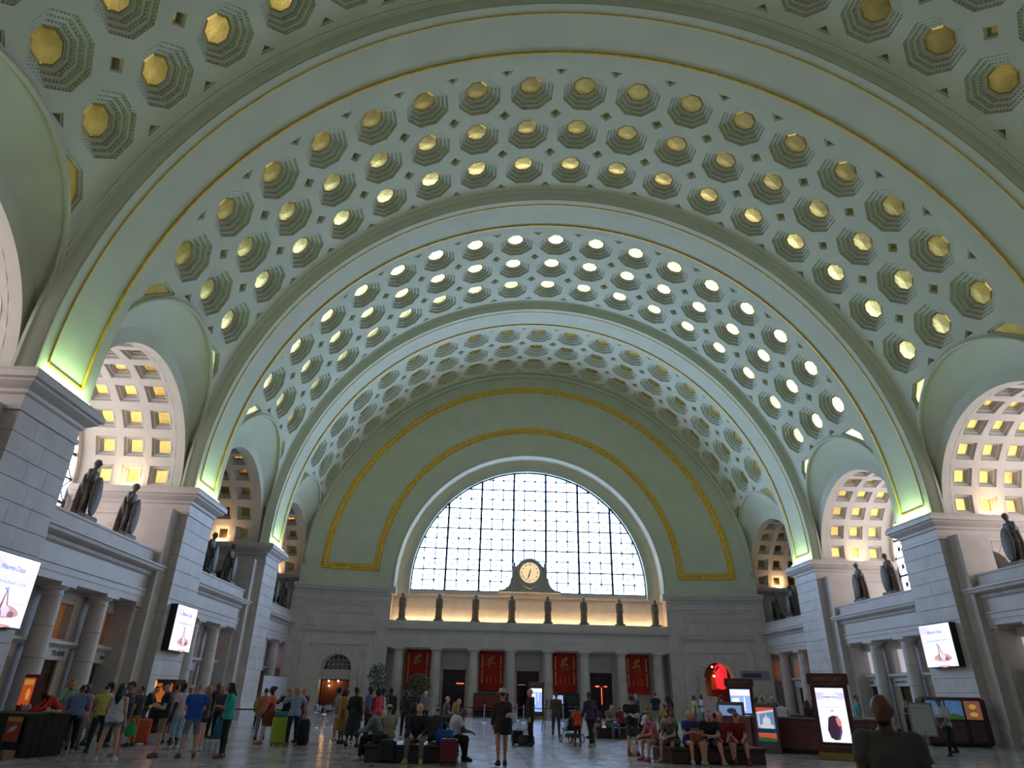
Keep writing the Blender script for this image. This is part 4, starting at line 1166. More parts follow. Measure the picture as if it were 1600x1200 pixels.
# ------------------------------------------------------------------ statues
def statue_mesh(kind):
    g = figure('stand' if kind == 'robe' else 'statue', 'm'); pr = g.pr
    c, hd, hf = g.hc, g.hd, g.hf; zb = g.zmin
    B = np.eye(3)
    # long cloak falling behind from the shoulders to the plinth
    L = .47-zb
    if kind == 'soldier':
        pr.append(Trunk('cloak', (0, -.06, zb), B, [0, L*.3, L*.62, L*.86, L], [.29, .27, .25, .255, .12], [.11, .11, .11, .105, .08], [-.09, -.09, -.06, -.02, .02]))
        pr.append(Ell('helm', c+hd*.045-hf*.01, (.092, .115, .10), g.HB)); pr.append(Ell('helm', c+hd*.04+hf*.10, (.06, .05, .018), g.HB)); pr.append(Ell('helm', c+hd*.13-hf*.02, (.014, .11, .05), g.HB))
        pr.append(Trunk('kilt', (0, 0, -.30), B, [0, .3, .42], [.21, .17, .15], [.17, .13, .115]))
    else:
        pr.append(Trunk('robe', (0, 0, zb), B, [0, .25, .7, 1.1, 1.35, L+.02], [.25, .235, .22, .225, .215, .12], [.20, .19, .17, .165, .14, .09]))
        pr.append(Ell('hood', c+hd*.03-hf*.02, (.11, .125, .135), g.HB)); pr.append(Cone('hood', c-hd*.05-hf*.03, c-hd*.2, .11, .16))
        for s in (-1, 1): pr.append(Cone('fold', (s*.19, .04, .35), (s*.10, .19, -.02), .06, .05))
        pr.append(Cone('fold', (.1, .19, -.02), (.06, .2, zb+.1), .05, .035))
    pts_lo, pts_hi = np.array([-.55, -.5, zb-.01]), np.array([.55, .55, c[2]+.28])
    def sdf(P):
        D = np.stack([q.d(P)[0] for q in pr]); d = smin(D, .016)
        a = np.arctan2(P[:, 1]+.03, P[:, 0]); h = np.clip((.42-P[:, 2])/.5, 0, 1)
        d = d+h*.012*np.sin(a*11+P[:, 2]*2.2+np.sin(P[:, 2]*4))
        return np.maximum(d, zb-P[:, 2])
    V, Q = surf(sdf, pts_lo, pts_hi, .026); V[:, 2] -= zb
    return np_mesh('figure', V, Q, [BRONZE if kind == 'soldier' else STATUE2])
pose('statue', aL=((-.22, .12, -1), (.55, .75, -.45)), aR=((.22, .12, -1), (-.55, .75, -.40)), lL=((-.08, .02, -1), (-.04, -.02, -1)), lR=((.10, .12, -1), (.05, -.10, -1)), head=.15)

# ================================================================== THINGS FIXED TO THE BUILDING
# ---- statues
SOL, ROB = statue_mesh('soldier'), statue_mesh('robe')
def shield_mesh():
    b = MB(); n = 20; rings = []
    for k, (s, d) in enumerate(((1, 0), (1.02, .03), (.9, .05), (.5, .085), (.12, .10))):
        rings.append([(.27*s*cos(2*pi*i/n), d, .62+.62*s*sin(2*pi*i/n)) for i in range(n)])
    b.rings(rings); return b.mesh('shield', BRONZE, True)
def plinth_mesh(w, d, h, m):
    b = MB(); b.rings([[(-w*k, -d*k, z), (w*k, -d*k, z), (w*k, d*k, z), (-w*k, d*k, z)] for k, z in ((1, 0), (1, h*.7), (.93, h))]); return b.mesh('plinth', m)
SHM, PL1, PL2 = shield_mesh(), plinth_mesh(.36, .34, .14, BRONZE), plinth_mesh(.34, .3, .12, STATUE2)
for s in (-1, 1):
    for bi, yc in enumerate(BAYS):
        if bi == 0 and s > 0: pass
        for ys in (-1, 1):
            r = empty('statue', (s*19.38, yc+ys*1.57, 7.2), pi/2 if s > 0 else -pi/2)
            r.scale = (1.2, 1.2, 1.2)
            tag(r, 'soldier statue with shield, %s ledge from the clock on %s, %s' % (NTH[3-bi], SIDE[s], 'clock end' if ys > 0 else 'other end'), 'statue', 'soldier statues on the side ledges')
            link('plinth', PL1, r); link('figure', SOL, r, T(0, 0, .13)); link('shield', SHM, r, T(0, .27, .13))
for k in range(8):
    r = empty('statue', (-10.57+3.02*k, 56.78, 6.92), pi); r.scale = (1.13, 1.13, 1.13)
    tag(r, 'hooded stone statue on the clock wall ledge, %s from the lattice-topped door' % ['first', 'second', 'third', 'fourth', 'fifth', 'sixth', 'seventh', 'eighth'][k], 'statue', 'robed statues on the clock wall ledge')
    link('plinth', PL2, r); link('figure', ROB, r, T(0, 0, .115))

# ---- clock
def clock():
    r = empty('clock', (0, 57.1, 9.45)); tag(r, 'round illuminated clock in a carved stone surround below the arched window', 'clock')
    P = [(-2.7, 0), (2.7, 0), (2.65, .12), (2.2, .2), (1.85, .42), (1.65, .8), (1.62, 1.15), (1.5, 1.2), (1.5, 1.95), (1.42, 2.1), (1.36, 2.45), (1.28, 2.5), (1.22, 2.1), (1.1, 2.0)]
    P += [(1.22*cos(a), 1.62+1.22*sin(a)) for a in [radians(18+144*i/24) for i in range(25)]] + [(-x, z) for x, z in P[::-1][:12]]
    b = MB(); b.prism(P, 0, .5, lambda a, c, h: (a, h, c)); b.build('surround', STATUE3, r)
    b = MB(); b.rings([[(q*cos(2*pi*i/40), y, 1.62+q*sin(2*pi*i/40)) for i in range(40)] for q, y in ((1.16, 0), (1.16, -.06), (1.02, -.10), (.93, -.06), (.86, -.03), (.86, 0))], cap=False); b.build('bezel', STATUE3, r, True)
    b = MB(); b.tube([(.95*cos(a), -.08, 1.35+.95*sin(a)) for a in [pi+pi*(.1+.8*i/14) for i in range(15)]], [.05+.07*sin(pi*i/14) for i in range(15)], 8); b.ell((0, -.1, .38), (.2, .12, .16)); b.build('garland', STATUE3, r, True)
    for s in (-1, 1):
        b = MB(); b.ell((s*1.36, .2, 2.3), (.14, .14, .24)); b.build('finial', STATUE3, r, True)
    b = MB(); b.poly([(.86*cos(2*pi*i/40), -.03, 1.62+.86*sin(2*pi*i/40)) for i in range(40)]); f = b.build('dial', mat('clock_dial', (.9, .75, .5), .4, emit=.75, ecol=(1, .72, .40)), r)
    for i, t in enumerate('XII I II III IV V VI VII VIII IX X XI'.split()):
        a = pi/2-2*pi*i/12
        text_mesh(t, .2, INKB, 'numeral', parent=f, M=T(.67*cos(a), -.035, 1.62+.67*sin(a))@Matrix.Rotation(pi/2, 4, 'X')@RZ(a-pi/2), bold=.004)
    for nm, L, w, a in (('minute_hand', .70, .035, -108), ('hour_hand', .45, .055, -106)):
        b = MB(); a = radians(a); t = Vector((cos(a), 0, sin(a))); n = Vector((-sin(a), 0, cos(a))); c = Vector((0, -.045 if 'm' in nm[:1] else -.05, 1.62))
        b.poly([c-t*.28-n*w*.7, c+t*L*.75-n*w, c+t*L, c+t*L*.75+n*w, c-t*.28+n*w*.7]); b.build(nm, BLACK, r)
STATUE3 = mat('grey_carved_stone', (.40, .37, .33), .7, 0, .15, 4, .2)
clock()

# ---- end wall doorways
DOORDARK = mat('dark_door_glass', (.035, .012, .012), .12, 0, .5, 1.2)
NEON = mat('red_neon', (1, .15, .05), .4, emit=2.6, ecol=(1, .12, .04)); WARMB = mat('warm_bulb', (1, .7, .4), .4, emit=45, ecol=(1, .55, .22))
n = 1
for k, x in enumerate((-6.04, 0, 6.04)):
    d = struct(empty('door_%d' % n, (x, 58.42, 0))); n += 1
    b = MB()
    for x0, x1, z0, z1 in ((-.93, -.85, 0, 3.36), (.85, .93, 0, 3.36), (-.93, .93, 3.28, 3.36), (-.93, .93, 2.2, 2.28), (-.03, .03, 0, 2.2)): b.box(x0, -.05, z0, x1, .05, z1)
    b.build('door_frame', DARKWOOD, d)
    for q in (-1, 1): b = MB(); b.box(q*.45-.4, -.01, .02, q*.45+.4, .01, 2.2); b.build('door_leaf', DOORDARK, d)
    b = MB(); b.box(-.86, -.01, 2.28, .86, .01, 3.28); b.build('transom_pane', DOORDARK, d)
    b = MB()
    if k == 0: b.box(.2, -.08, 2.30, .82, -.06, 2.36)
    if k == 1: b.box(-.8, -.08, 2.32, -.2, -.06, 2.34)
    if k == 2: b.box(-.45, -.08, 2.28, -.15, -.06, 2.38); b.box(.25, -.08, 2.29, .5, -.06, 2.36); b.box(.02, -.08, 1.0, .06, -.06, 2.25)
    b.build('neon_strip', NEON if k != 1 else mat('dim_neon', (.7, .35, .3), .5, emit=.6, ecol=(1, .5, .4)), d)
def lattice_door():
    cx = -15.3; d = struct(empty('door_4', (cx, yw(cx)+.55, 0)))
    b = MB(); b.box(-1.15, -.1, 2.42, 1.15, .1, 3.12); b.build('transom_block', STONE2, d)
    b = MB(); b.box(-1.12, 0, 0, -1.03, .12, 2.42); b.box(1.03, 0, 0, 1.12, .12, 2.42); b.box(-1.12, 0, 2.34, 1.12, .12, 2.42); b.build('door_frame', DARKWOOD, d)
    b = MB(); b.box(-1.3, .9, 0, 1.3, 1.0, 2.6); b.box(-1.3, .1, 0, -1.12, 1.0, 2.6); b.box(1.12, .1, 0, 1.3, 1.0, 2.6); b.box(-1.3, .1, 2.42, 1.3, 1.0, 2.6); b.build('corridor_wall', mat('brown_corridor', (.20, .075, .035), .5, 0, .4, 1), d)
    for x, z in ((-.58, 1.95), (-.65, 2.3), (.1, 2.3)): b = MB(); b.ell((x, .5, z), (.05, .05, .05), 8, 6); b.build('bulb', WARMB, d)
    b = MB(); b.prism([(1.12*cos(pi*i/24), 3.12+1.12*sin(pi*i/24)) for i in range(25)], .12, .14, lambda a, c, h: (a, h, c)); b.build('fanlight_pane', mat('fan_dark', (.12, .07, .05), .3, 0, .2, 2), d)
    b = MB(); st = .373
    for i in range(-3, 4):
        x = i*st; h = sqrt(max(0, 1.12**2-x*x)); b.box(x-.02, .05, 3.12, x+.02, .1, 3.12+h)
    for j in range(0, 4):
        z = j*st; h = sqrt(max(0, 1.12**2-z*z)); b.box(-h, .05, 3.1+z, h, .1, 3.14+z)
    for i in range(-3, 3):
        for j in range(3):
            p = [(i*st, j*st), ((i+1)*st, j*st), ((i+1)*st, (j+1)*st), (i*st, (j+1)*st)]
            if all(a*a+c*c < 1.15**2 for a, c in p):
                for a, c in ((p[0], p[2]), (p[1], p[3])): b.tube([(a[0], .07, 3.12+a[1]), (c[0], .07, 3.12+c[1])], .016, 4)
    stuff(b.build('fan_lattice', mat('pale_lattice', (.62, .55, .46), .6), d))
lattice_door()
def red_room():
    cx = 15.3; d = struct(empty('door_5', (cx, yw(cx)+.5, 0)))
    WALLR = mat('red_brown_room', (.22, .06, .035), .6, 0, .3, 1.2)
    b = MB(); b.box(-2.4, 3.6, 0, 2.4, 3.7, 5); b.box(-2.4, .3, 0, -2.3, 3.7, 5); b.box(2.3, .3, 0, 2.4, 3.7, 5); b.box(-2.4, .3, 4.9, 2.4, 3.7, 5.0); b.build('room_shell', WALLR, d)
    b = MB(); b.box(-.1, 2.9, 2.3, 1.0, 3.5, 3.5); b.build('amber_glow_paint', mat('amber_glow_paint', (.55, .2, .05), .5), d)  # amber colour stands in for lamplight on this part of the room
    b = MB(); b.lathe([(.05, 4.3), (.42, 4.15), (.52, 3.6), (.5, 2.9), (.42, 2.4), (.05, 2.3)], 16, (1.15, 2.2, 0)); b.build('red_lantern', mat('red_lantern', (.9, .04, .04), .5, 0, .3, 2, emit=.75, ecol=(1, .03, .05)), d, True)
    b = MB(); b.tube([(-.35, 1.2, 3.0), (.75, 1.4, 4.05)], .06, 6); b.build('beam', DARKWOOD, d)
    for x, y, z in ((.15, 1.3, 4.0), (.35, 1.6, 3.3), (-.85, .8, 2.3), (-.75, .8, 1.55), (.2, 1.2, 1.55), (.25, 1.4, 1.0)): b = MB(); b.ell((x, y, z), (.06, .06, .06), 8, 6); b.build('bulb', WARMB, d)
    b = MB(); b.box(-.95, 1.2, 0, -.1, 1.5, 3.9); b.build('brown_pillar', mat('brown_pillar', (.17, .06, .03), .5, 0, .2, 1), d)
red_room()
# ---- banners
RED = mat('banner_red', (.50, .02, .015), .8, 0, .12, 2); BGOLD = mat('banner_gold', (.62, .30, .05), .6, 0, .2, 6)
for k, x in enumerate((-9.06, -3.02, 3.02, 9.06)):
    r = empty('banner', (x, 58.05, 1.82)); 
    tag(r, 'red banner with gold winged beast, %s' % ['behind the potted tree', 'above the row of red chairs', 'above the ticket machine', 'beside the red-lit archway'][k], 'banner', 'red banners on the clock wall')
    b = MB(); b.rings([[(xx, .03*sin(xx*7+k)+.02*sin(z*2), z) for xx in [-1.0+2.0*i/16 for i in range(17)]] for z in (0, 1, 2, 3.05)], closed=False, cap=False); b.build('cloth', RED, r, True)
    b = MB(); b.tube([(-1.1, 0, 3.06), (1.1, 0, 3.06)], .03, 8); b.build('rod', BGOLD, r)
    for s in (-1, 1):
        for z0, z1 in ((.55, 1.55), (1.68, 2.68)): b = MB(); b.box(s*.76-.07, -.06, z0, s*.76+.07, -.045, z1); b.build('gold_bar', BGOLD, r)
        b = MB(); b.box(s*.76-.1, -.06, 2.72, s*.76+.1, -.045, 2.88); b.build('bar_finial', mat('banner_dark', (.15, .03, .03), .7), r)
    for q in (-.36, 0, .36): b = MB(); b.box(q-.03, -.06, .6, q+.03, -.045, 1.1); b.build('gold_tick', BGOLD, r)
    b = MB()
    def pl(P): b.prism([(a, c) for a, c in P], -.065, -.045, lambda a, c, h: (a, h, c))
    pl([(-.30, 2.30), (-.16, 2.50), (.02, 2.56), (.10, 2.74), (.17, 2.60), (.26, 2.66), (.24, 2.45), (.05, 2.33), (-.10, 2.22)])     # wing
    pl([(-.34, 2.34), (-.28, 2.40), (-.20, 2.28), (-.10, 2.20), (.10, 2.20), (.22, 2.12), (.30, 1.95), (.20, 2.02), (.05, 2.06), (-.15, 2.04), (-.26, 1.95), (-.36, 1.92), (-.22, 2.10)])   # body
    for a0, a1 in ((-.42, 1.95), (-.20, 1.86), (.16, 1.88)): pl([(a0, a1), (a0+.05, a1), (a0+.14, 2.1), (a0+.06, 2.1)])
    b.tube([(-.08+.17*cos(a), -.055, 1.86+.17*sin(a)) for a in [2*pi*i/20 for i in range(21)]], .018, 4); b.tube([(.1, -.055, 1.78), (.3, -.055, 1.74), (.42, -.055, 1.78)], .02, 4)
    b.build('emblem', BGOLD, r)

# ---- video walls
SCRW = mat('screen_white', (.9, .9, .95), .3, emit=.95, ecol=(.86, .86, 1.0)); SCRP = mat('screen_pink', (.95, .85, .85), .3, emit=.9, ecol=(1, .78, .78))
SCRB = mat('screen_blue', (.2, .25, .7), .3, emit=.35, ecol=(.25, .32, .95)); SCRG = mat('screen_grey', (.5, .5, .6), .3, emit=.35, ecol=(.62, .62, .72))
SCR1 = mat('screen_rose', (.8, .45, .45), .3, emit=.6, ecol=(.90, .42, .40)); SCR2 = mat('screen_brown', (.5, .25, .25), .3, emit=.35, ecol=(.55, .22, .28)); SCRC = mat('screen_cream', (.95, .9, .9), .3, emit=.9, ecol=(1, .88, .9))
SCRD = mat('screen_choc', (.10, .05, .12), .3, emit=.10, ecol=(.28, .12, .34)); SCRR = mat('screen_coral', (.9, .3, .25), .3, emit=.6, ecol=(1, .30, .22)); SCRL = mat('screen_lilac', (.8, .75, .95), .3, emit=.8, ecol=(.78, .70, 1.0)); SCRD2 = mat('screen_choc_edge', (.2, .1, .3), .3, emit=.2, ecol=(.42, .26, .62))
def flat(b, P, y=-.001): b.poly([(a, y, c) for a, c in P])
def oval(cx, cz, rx, rz, n=24, a0=0, a1=2*pi): return [(cx+rx*cos(a0+(a1-a0)*i/n), cz+rz*sin(a0+(a1-a0)*i/n)) for i in range(n+(0 if a1-a0 > 6.2 else 1))]
def picture(r, layers):
    """flat printed/shown picture: list of (material, polygon), each a hair in front of the last"""
    for i, (m, P) in enumerate(layers):
        b = MB(); flat(b, P, -.002-.0015*i); b.build('picture_patch', m, r)
def video_wall(x, y, z, rz, label):
    """local: x right, -y towards the viewer of the screen, z up; 2.25 wide, 1.9 high"""
    r = empty('video_screen', (x, y, z), rz); tag(r, label, 'screen', 'video screens on the stone piers')
    w, h = 1.12, .95
    b = MB(); b.box(-w-.03, .02, -h-.03, w+.03, .34, h+.03); b.build('housing', BLACK, r)
    b = MB(); b.box(-w, 0, -h, w, .02, h); s = b.build('screen_face', SCRW, r)
    picture(s, [(SCRL, [(-w+.02, .5), (-.35, .52), (-.45, .9), (-w+.02, .92)]), (SCRP, [(.35, .52), (w-.02, .42), (w-.02, .92), (.5, .9)]),
        (SCR1, oval(.18, -.62, .66, .24)), (SCRC, [(-.48, -.62)]+oval(.18, -.72, .62, .26, 16, pi, 2*pi)+[(.84, -.62), (.6, -.70), (.18, -.74), (-.2, -.7)]), (SCR2, [(-.12, -.60), (.02, .02), (.10, -.02), (.30, -.5), (.1, -.66)]), (SCRP, [(0, -.55), (.06, -.05), (.24, -.5)]), (SCRL, oval(.22, -.55, .17, .15, 14)), (SCR2, oval(.48, -.62, .15, .09, 12)), (SCR1, oval(.18, -.93, .5, .035, 14))])
    text_mesh('Häagen-Dazs', .20, SCRB, parent=s, M=T(0, -.02, .60)@Matrix.Rotation(pi/2, 4, 'X'), extrude=.001, bold=.004)
    text_mesh('EXTRAORDINARY LAYER', .135, SCRB, parent=s, M=T(0, -.02, .20)@Matrix.Rotation(pi/2, 4, 'X'), extrude=.001)
    text_mesh('aah', .13, SCRB, parent=s, M=T(0, -.02, .04)@Matrix.Rotation(pi/2, 4, 'X'), extrude=.001, bold=.004)
    b = MB(); b.tube([(.36*cos(2*pi*i/32), -.018, .60+.34*sin(2*pi*i/32)) for i in range(33)], .004, 4); b.build('ring_mark', SCRG, s)
    b = MB()
    for q in (.31, -.32): b.box(-w, -.024, q-.005, w, -.022, q+.005)
    b.box(-.005, -.024, -h, .005, -.022, h); b.build('panel_seams', SCRG, s)
video_wall(-17.96, RIBS[2]+1.55, 4.1, pi/2, 'bright advertising video screen on the pier just beyond the TRAINS and RENTAL doors')
video_wall(-17.96, RIBS[1]+1.55, 4.1, pi/2, 'bright advertising video screen on the pier before the TRAINS doorway')
video_wall(17.96, RIBS[2]+1.55, 4.2, -pi/2, 'bright advertising video screen on the pier above the vending machine')

# ================================================================== FURNITURE AND PROPS
def bevbox(b, x0, y0, z0, x1, y1, z1, e):
    b.rings([[(x0+a, y0+a, z), (x1-a, y0+a, z), (x1-a, y1-a, z), (x0+a, y1-a, z)] for a, z in ((e, z0), (0, z0+e), (0, z1-e), (e, z1))])
def directory(x, y, rz, label, small=False):
    r = empty('directory_kiosk', (x, y, 0), rz); tag(r, label, 'kiosk', 'directory kiosks')
    b = MB(); bevbox(b, -.56, 0, .28, .56, .34, 2.5, .02); b.build('cabinet', DARKWOOD, r)
    b = MB(); bevbox(b, -.60, -.05, .0, .60, .40, .22, .01); b.build('base', mat('brass_base', (.30, .22, .07), .4, .4, .2, 4), r)
    b = MB(); bevbox(b, -.60, -.06, .22, .60, .42, .40, .02); b.build('plinth', DARKWOOD, r)
    b = MB(); bevbox(b, -.62, -.06, 2.16, .62, .40, 2.50, .03); b.build('header', DARKWOOD, r)
    text_mesh('DIRECTORY', .16, mat('header_letters', (.32, .20, .12), .5, .3), parent=r, M=T(0, -.062, 2.33)@Matrix.Rotation(pi/2, 4, 'X'), bold=.002)
    b = MB(); b.box(-.45, -.03, .46, .45, 0, 2.1); b.build('screen_bezel', BLACK, r)
    b = MB(); b.box(-.42, -.04, .50, .42, -.03, 2.06); s = b.build('screen_face', SCRW if not small else mat('screen_azure', (.3, .45, .95), .3, emit=.9, ecol=(.30, .46, 1.0)), r)
    if not small:
        for c in list(s.children): pass
        L = [(SCRL, [(-.42, 1.72), (.42, 1.72), (.42, 1.93), (-.42, 1.93)]), (SCRW, oval(0, 1.80, .24, .13)), (SCRD, [(-.16, .62), (-.22, .85), (-.15, 1.2), (-.02, 1.26), (.12, 1.24), (.2, 1.1), (.19, .8), (.1, .58), (-.05, .56)]), (SCRD2, [(.06, .62), (.13, .8), (.16, 1.05), (.2, 1.0), (.18, .78), (.1, .6)]), (SCRR, [(.06, 1.2), (.12, 1.22), (.19, 1.1), (.2, .98), (.13, .94), (.07, 1.05)]), (SCRP, [(-.18, .50), (-.12, .60), (-.08, .60), (-.13, .50)])]
        for i, (m, P) in enumerate(L): b = MB(); flat(b, P, -.042-.0015*i); b.build('picture_patch', m, s)
        text_mesh('Häagen-Dazs', .085, SCRB, parent=s, M=T(0, -.056, 1.80)@Matrix.Rotation(pi/2, 4, 'X'), extrude=.001, bold=.002)
        text_mesh('WITH PASSION', .07, SCRG, parent=s, M=T(0, -.056, 1.50)@Matrix.Rotation(pi/2, 4, 'X'), extrude=.001)
        text_mesh('aah', .07, SCRB, parent=s, M=T(0, -.056, 1.40)@Matrix.Rotation(pi/2, 4, 'X'), extrude=.001, bold=.002)
    else:
        L = [(SCRW, [(-.42, 1.8), (.42, 1.8), (.42, 2.04), (-.42, 2.04)]), (SCRW, [(-.35, 1.0), (-.05, .95), (-.05, 1.7), (-.35, 1.7)]), (SCRW, [(.12, 1.2), (.18, 1.2), (.2, 1.75), (.14, 1.75)]), (SCRB, oval(-.2, 1.35, .1, .16))]
        for i, (m, P) in enumerate(L): b = MB(); flat(b, P, -.042-.0015*i); b.build('picture_patch', m, s)
directory(7.05, 22.75, -.52, 'tall DIRECTORY kiosk with a white screen showing a dark ice cream bar')
directory(7.35, 31.35, -.40, 'DIRECTORY kiosk with a blue map screen beside the information desk', True)
directory(.25, 53.4, -.1, 'slim kiosk with a glowing blue screen behind the man in the dark suit', True)

# information desk: octagonal mahogany counter
def desk():
    c = Vector((8.1, 27.7, 0)); r = empty('information_desk', c); tag(r, 'dark mahogany octagonal information desk with ad panels', 'desk')
    R = 2.95; oct_ = [Vector((R*cos(radians(22.5+45*i+12)), R*sin(radians(22.5+45*i+12)), 0)) for i in range(8)]
    MH = mat('desk_mahogany', (.17, .055, .05), .22, 0, .25, 2)
    for i in range(8):
        a, b2 = oct_[i], oct_[(i+1) % 8]; m = (a+b2)/2; L = (b2-a).length; ang = atan2(b2.y-a.y, b2.x-a.x)
        b = MB(); bevbox(b, -L/2+.005, -.08, .14, L/2-.005, .08, 1.06, .015); b.build('front_panel', MH, r, M=T(*m)@RZ(ang))
        b = MB(); b.box(-L/2+.03, -.04, 0, L/2-.03, .06, .14); b.build('kick_plate', BLACK, r, M=T(*m)@RZ(ang))
        b = MB(); bevbox(b, -L/2-.06, -.14, 1.06, L/2+.06, .42, 1.13, .015); b.build('counter_top', mat('counter_stone', (.20, .15, .14), .25, 0, .2, 3), r, M=T(*m)@RZ(ang))
        if i in (4, 5):
            pass
    return c, oct_
DC, DO = desk()
def ad_stand(x, y, rz, label, kind):
    r = empty('advert_panel', (x, y, 0), rz); tag(r, label, 'advert', 'advert panels at the information desk')
    z0, z1, w = (.36, 1.42, .30) if kind == 'dome' else (.98, 1.45, .42)
    b = MB(); bevbox(b, -w-.08, 0, 0 if kind == 'dome' else 1.06, w+.08, .12, z1+.12, .02); b.build('case', mat('grey_case', (.14, .11, .13), .4), r)
    b = MB(); b.box(-w, -.01, z0 if kind == 'dome' else 1.1, w, 0, z1); s = b.build('poster', mat('ad_sky', (.25, .4, .7), .4, 0, .25, 3, emit=.35, ecol=(.30, .48, .85)), r)
    AW = mat('ad_white', (.9, .9, .95), .4, emit=.5, ecol=(.9, .9, 1)); AR = mat('ad_red', (.8, .1, .06), .4, emit=.4, ecol=(1, .14, .05)); AG = mat('ad_green', (.1, .35, .12), .4, emit=.1, ecol=(.1, .4, .15)); AD = mat('ad_navy', (.03, .08, .18), .4, emit=.06, ecol=(.05, .15, .4))
    if kind == 'dome':
        L = [(AR, [(-.3, 1.27), (.3, 1.36), (.3, 1.42), (-.3, 1.42)]), (AW, [(-.3, 1.2), (.3, 1.3), (.3, 1.36), (-.3, 1.27)]), (AW, [(-.2, .76), (.26, .76), (.26, .86), (.16, .88), (.16, .96)]+oval(.03, .98, .14, .14, 12, 0, pi)+[(-.1, .9), (-.2, .86)]), (AW, [(.01, 1.1), (.05, 1.1), (.04, 1.2), (.02, 1.2)]), (AW, [(-.26, .8), (-.21, .8), (-.21, 1.18), (-.26, 1.18)]), (AD, [(-.3, .62), (.3, .62), (.3, .76), (-.3, .76)]), (AR, [(-.3, .5), (.3, .46), (.3, .6), (-.3, .62)]), (AG, [(-.3, .36), (.3, .36), (.3, .46), (-.3, .5)])]
        for i, (m, P) in enumerate(L): b = MB(); flat(b, P, -.012-.0015*i); b.build('picture_patch', m, s)
    else:
        L = [(AD, oval(.05, 1.26, .18, .1)), (AR, [(0, 1.1), (.35, 1.1), (.35, 1.17), (0, 1.17)])]
        for i, (m, P) in enumerate(L): b = MB(); flat(b, P, -.012-.0015*i); b.build('picture_patch', m, s)
ad_stand(5.85, 25.25, -.62, 'narrow poster panel with a white domed building leaning on the information desk', 'dome')
ad_stand(5.25, 27.0, -.62, 'small blue screen standing on the counter edge of the information desk', 'blue')

def bench(x, y, w, d, rz, label):
    r = empty('bench', (x, y, 0), rz); tag(r, label, 'bench', 'island benches in the hall')
    BW = mat('bench_wood', (.055, .030, .024), .35, 0, .3, 5)
    b = MB(); bevbox(b, -w/2+.05, -d/2+.05, 0, w/2-.05, d/2-.05, .34, .01); b.build('base', BW, r)
    for s in (-1, 1):
        b = MB(); bevbox(b, -w/2, s*d/4-d/4+.01, .34, w/2, s*d/4+d/4-.01, .42, .02); b.build('seat', BW, r)
    n = 3
    for i in range(n):
        x0 = -w/2+.12+(w-.24)*i/n
        b = MB(); bevbox(b, x0+.03, -d/2+.035, .05, x0+(w-.24)/n-.03, -d/2+.06, .30, .008); b.build('base_panel', BW, r)
bench(-6.15, 20.55, 2.5, 1.6, .04, 'dark wooden island bench crowded around the man with glasses')
bench(2.15, 32.6, 2.6, 1.5, .1, 'dark wooden island bench behind the stroller')
bench(2.45, 21.6, 2.9, 1.7, .08, 'dark wooden island bench with the girl in the white cap')

def suitcase(label, loc, rz, w, d, h, col, up=True, group='suitcases', rough=.4, handle=True):
    r = empty('suitcase', (loc[0], loc[1], 0), rz); tag(r, label, 'suitcase', group); m = paint(col, rough)
    z0 = .05
    b = MB()
    e = .04; b.rings([[(sx*(w/2-a)+0, sy*(d/2-a), z) for sx, sy in ((-1, -.8), (-.8, -1), (.8, -1), (1, -.8), (1, .8), (.8, 1), (-.8, 1), (-1, .8))] for a, z in ((e, z0), (0, z0+e), (0, z0+h-e), (e, z0+h))]); b.build('shell', m, r)
    for i in (-.28, 0, .28):
        b = MB(); b.box(w*i-.012, -d/2-.008, z0+.08, w*i+.012, -d/2+.01, z0+h-.08); b.build('rib', m, r)
    for sx in (-1, 1):
        for sy in (-1, 1):
            b = MB(); b.tube([(sx*w*.38-.02, sy*d*.3, .028), (sx*w*.38+.02, sy*d*.3, .028)], .028, 8); b.build('wheel', BLACK, r)
    if handle:
        b = MB(); b.tube([(-w*.22, d*.3, z0+h-.02), (-w*.22, d*.3, z0+h+.34), (w*.22, d*.3, z0+h+.34), (w*.22, d*.3, z0+h-.02)], .011, 6); b.build('handle', paint((.2, .2, .2), .3, .8), r)
    b = MB(); b.tube([(-.07, 0, z0+h), (-.06, 0, z0+h+.03), (.06, 0, z0+h+.03), (.07, 0, z0+h)], .012, 6); b.build('grip', BLACK, r)
    return r
def softbag(name, label, loc, rz, w, d, h, col, z=0, cat='bag', straps=True, group=None):
    """slumped fabric bag with two carry loops"""
    r = empty(name, (loc[0], loc[1], z), rz); tag(r, label, cat, group); m = paint(col, .8)
    b = MB(); n = 14
    b.rings([[((w/2*k+.012*sin(3*a+z0*9))*cos(a)*(1 if abs(cos(a)) < .95 else 1), (d/2*k*(1.1-.35*z0))*sin(a), h*z0) for a in [2*pi*i/n for i in range(n)]] for k, z0 in ((.82, 0), (1, .12), (1.02, .5), (.92, .85), (.7, 1.0))]); b.build('body', m, r, True)
    if straps:
        for s in (-1, 1):
            b = MB(); b.tube([(-w*.22, s*d*.22, h*.93), (-w*.18, s*d*.2, h*1.35), (0, s*d*.15, h*1.5), (w*.18, s*d*.2, h*1.35), (w*.22, s*d*.22, h*.93)], .012, 5); b.build('strap', m, r)
    return r
def G(u, v): p = ground(u, v); return (p.x, p.y)
suitcase('large orange hard-shell suitcase standing beside the queue', G(216, 1163), .35, .52, .32, .68, (.62, .10, .03))
suitcase('lime green upright suitcase with black strap under a teal jacket', G(433, 1164), .2, .52, .34, .78, (.42, .55, .04), handle=False)
b = MB(); b.box(-.28, -.19, 0, .28, .19, .045)
softbag('jacket', 'folded teal jacket lying on the lime green suitcase', G(433, 1164), .2, .5, .34, .17, (.03, .22, .19), .83, 'jacket', False)
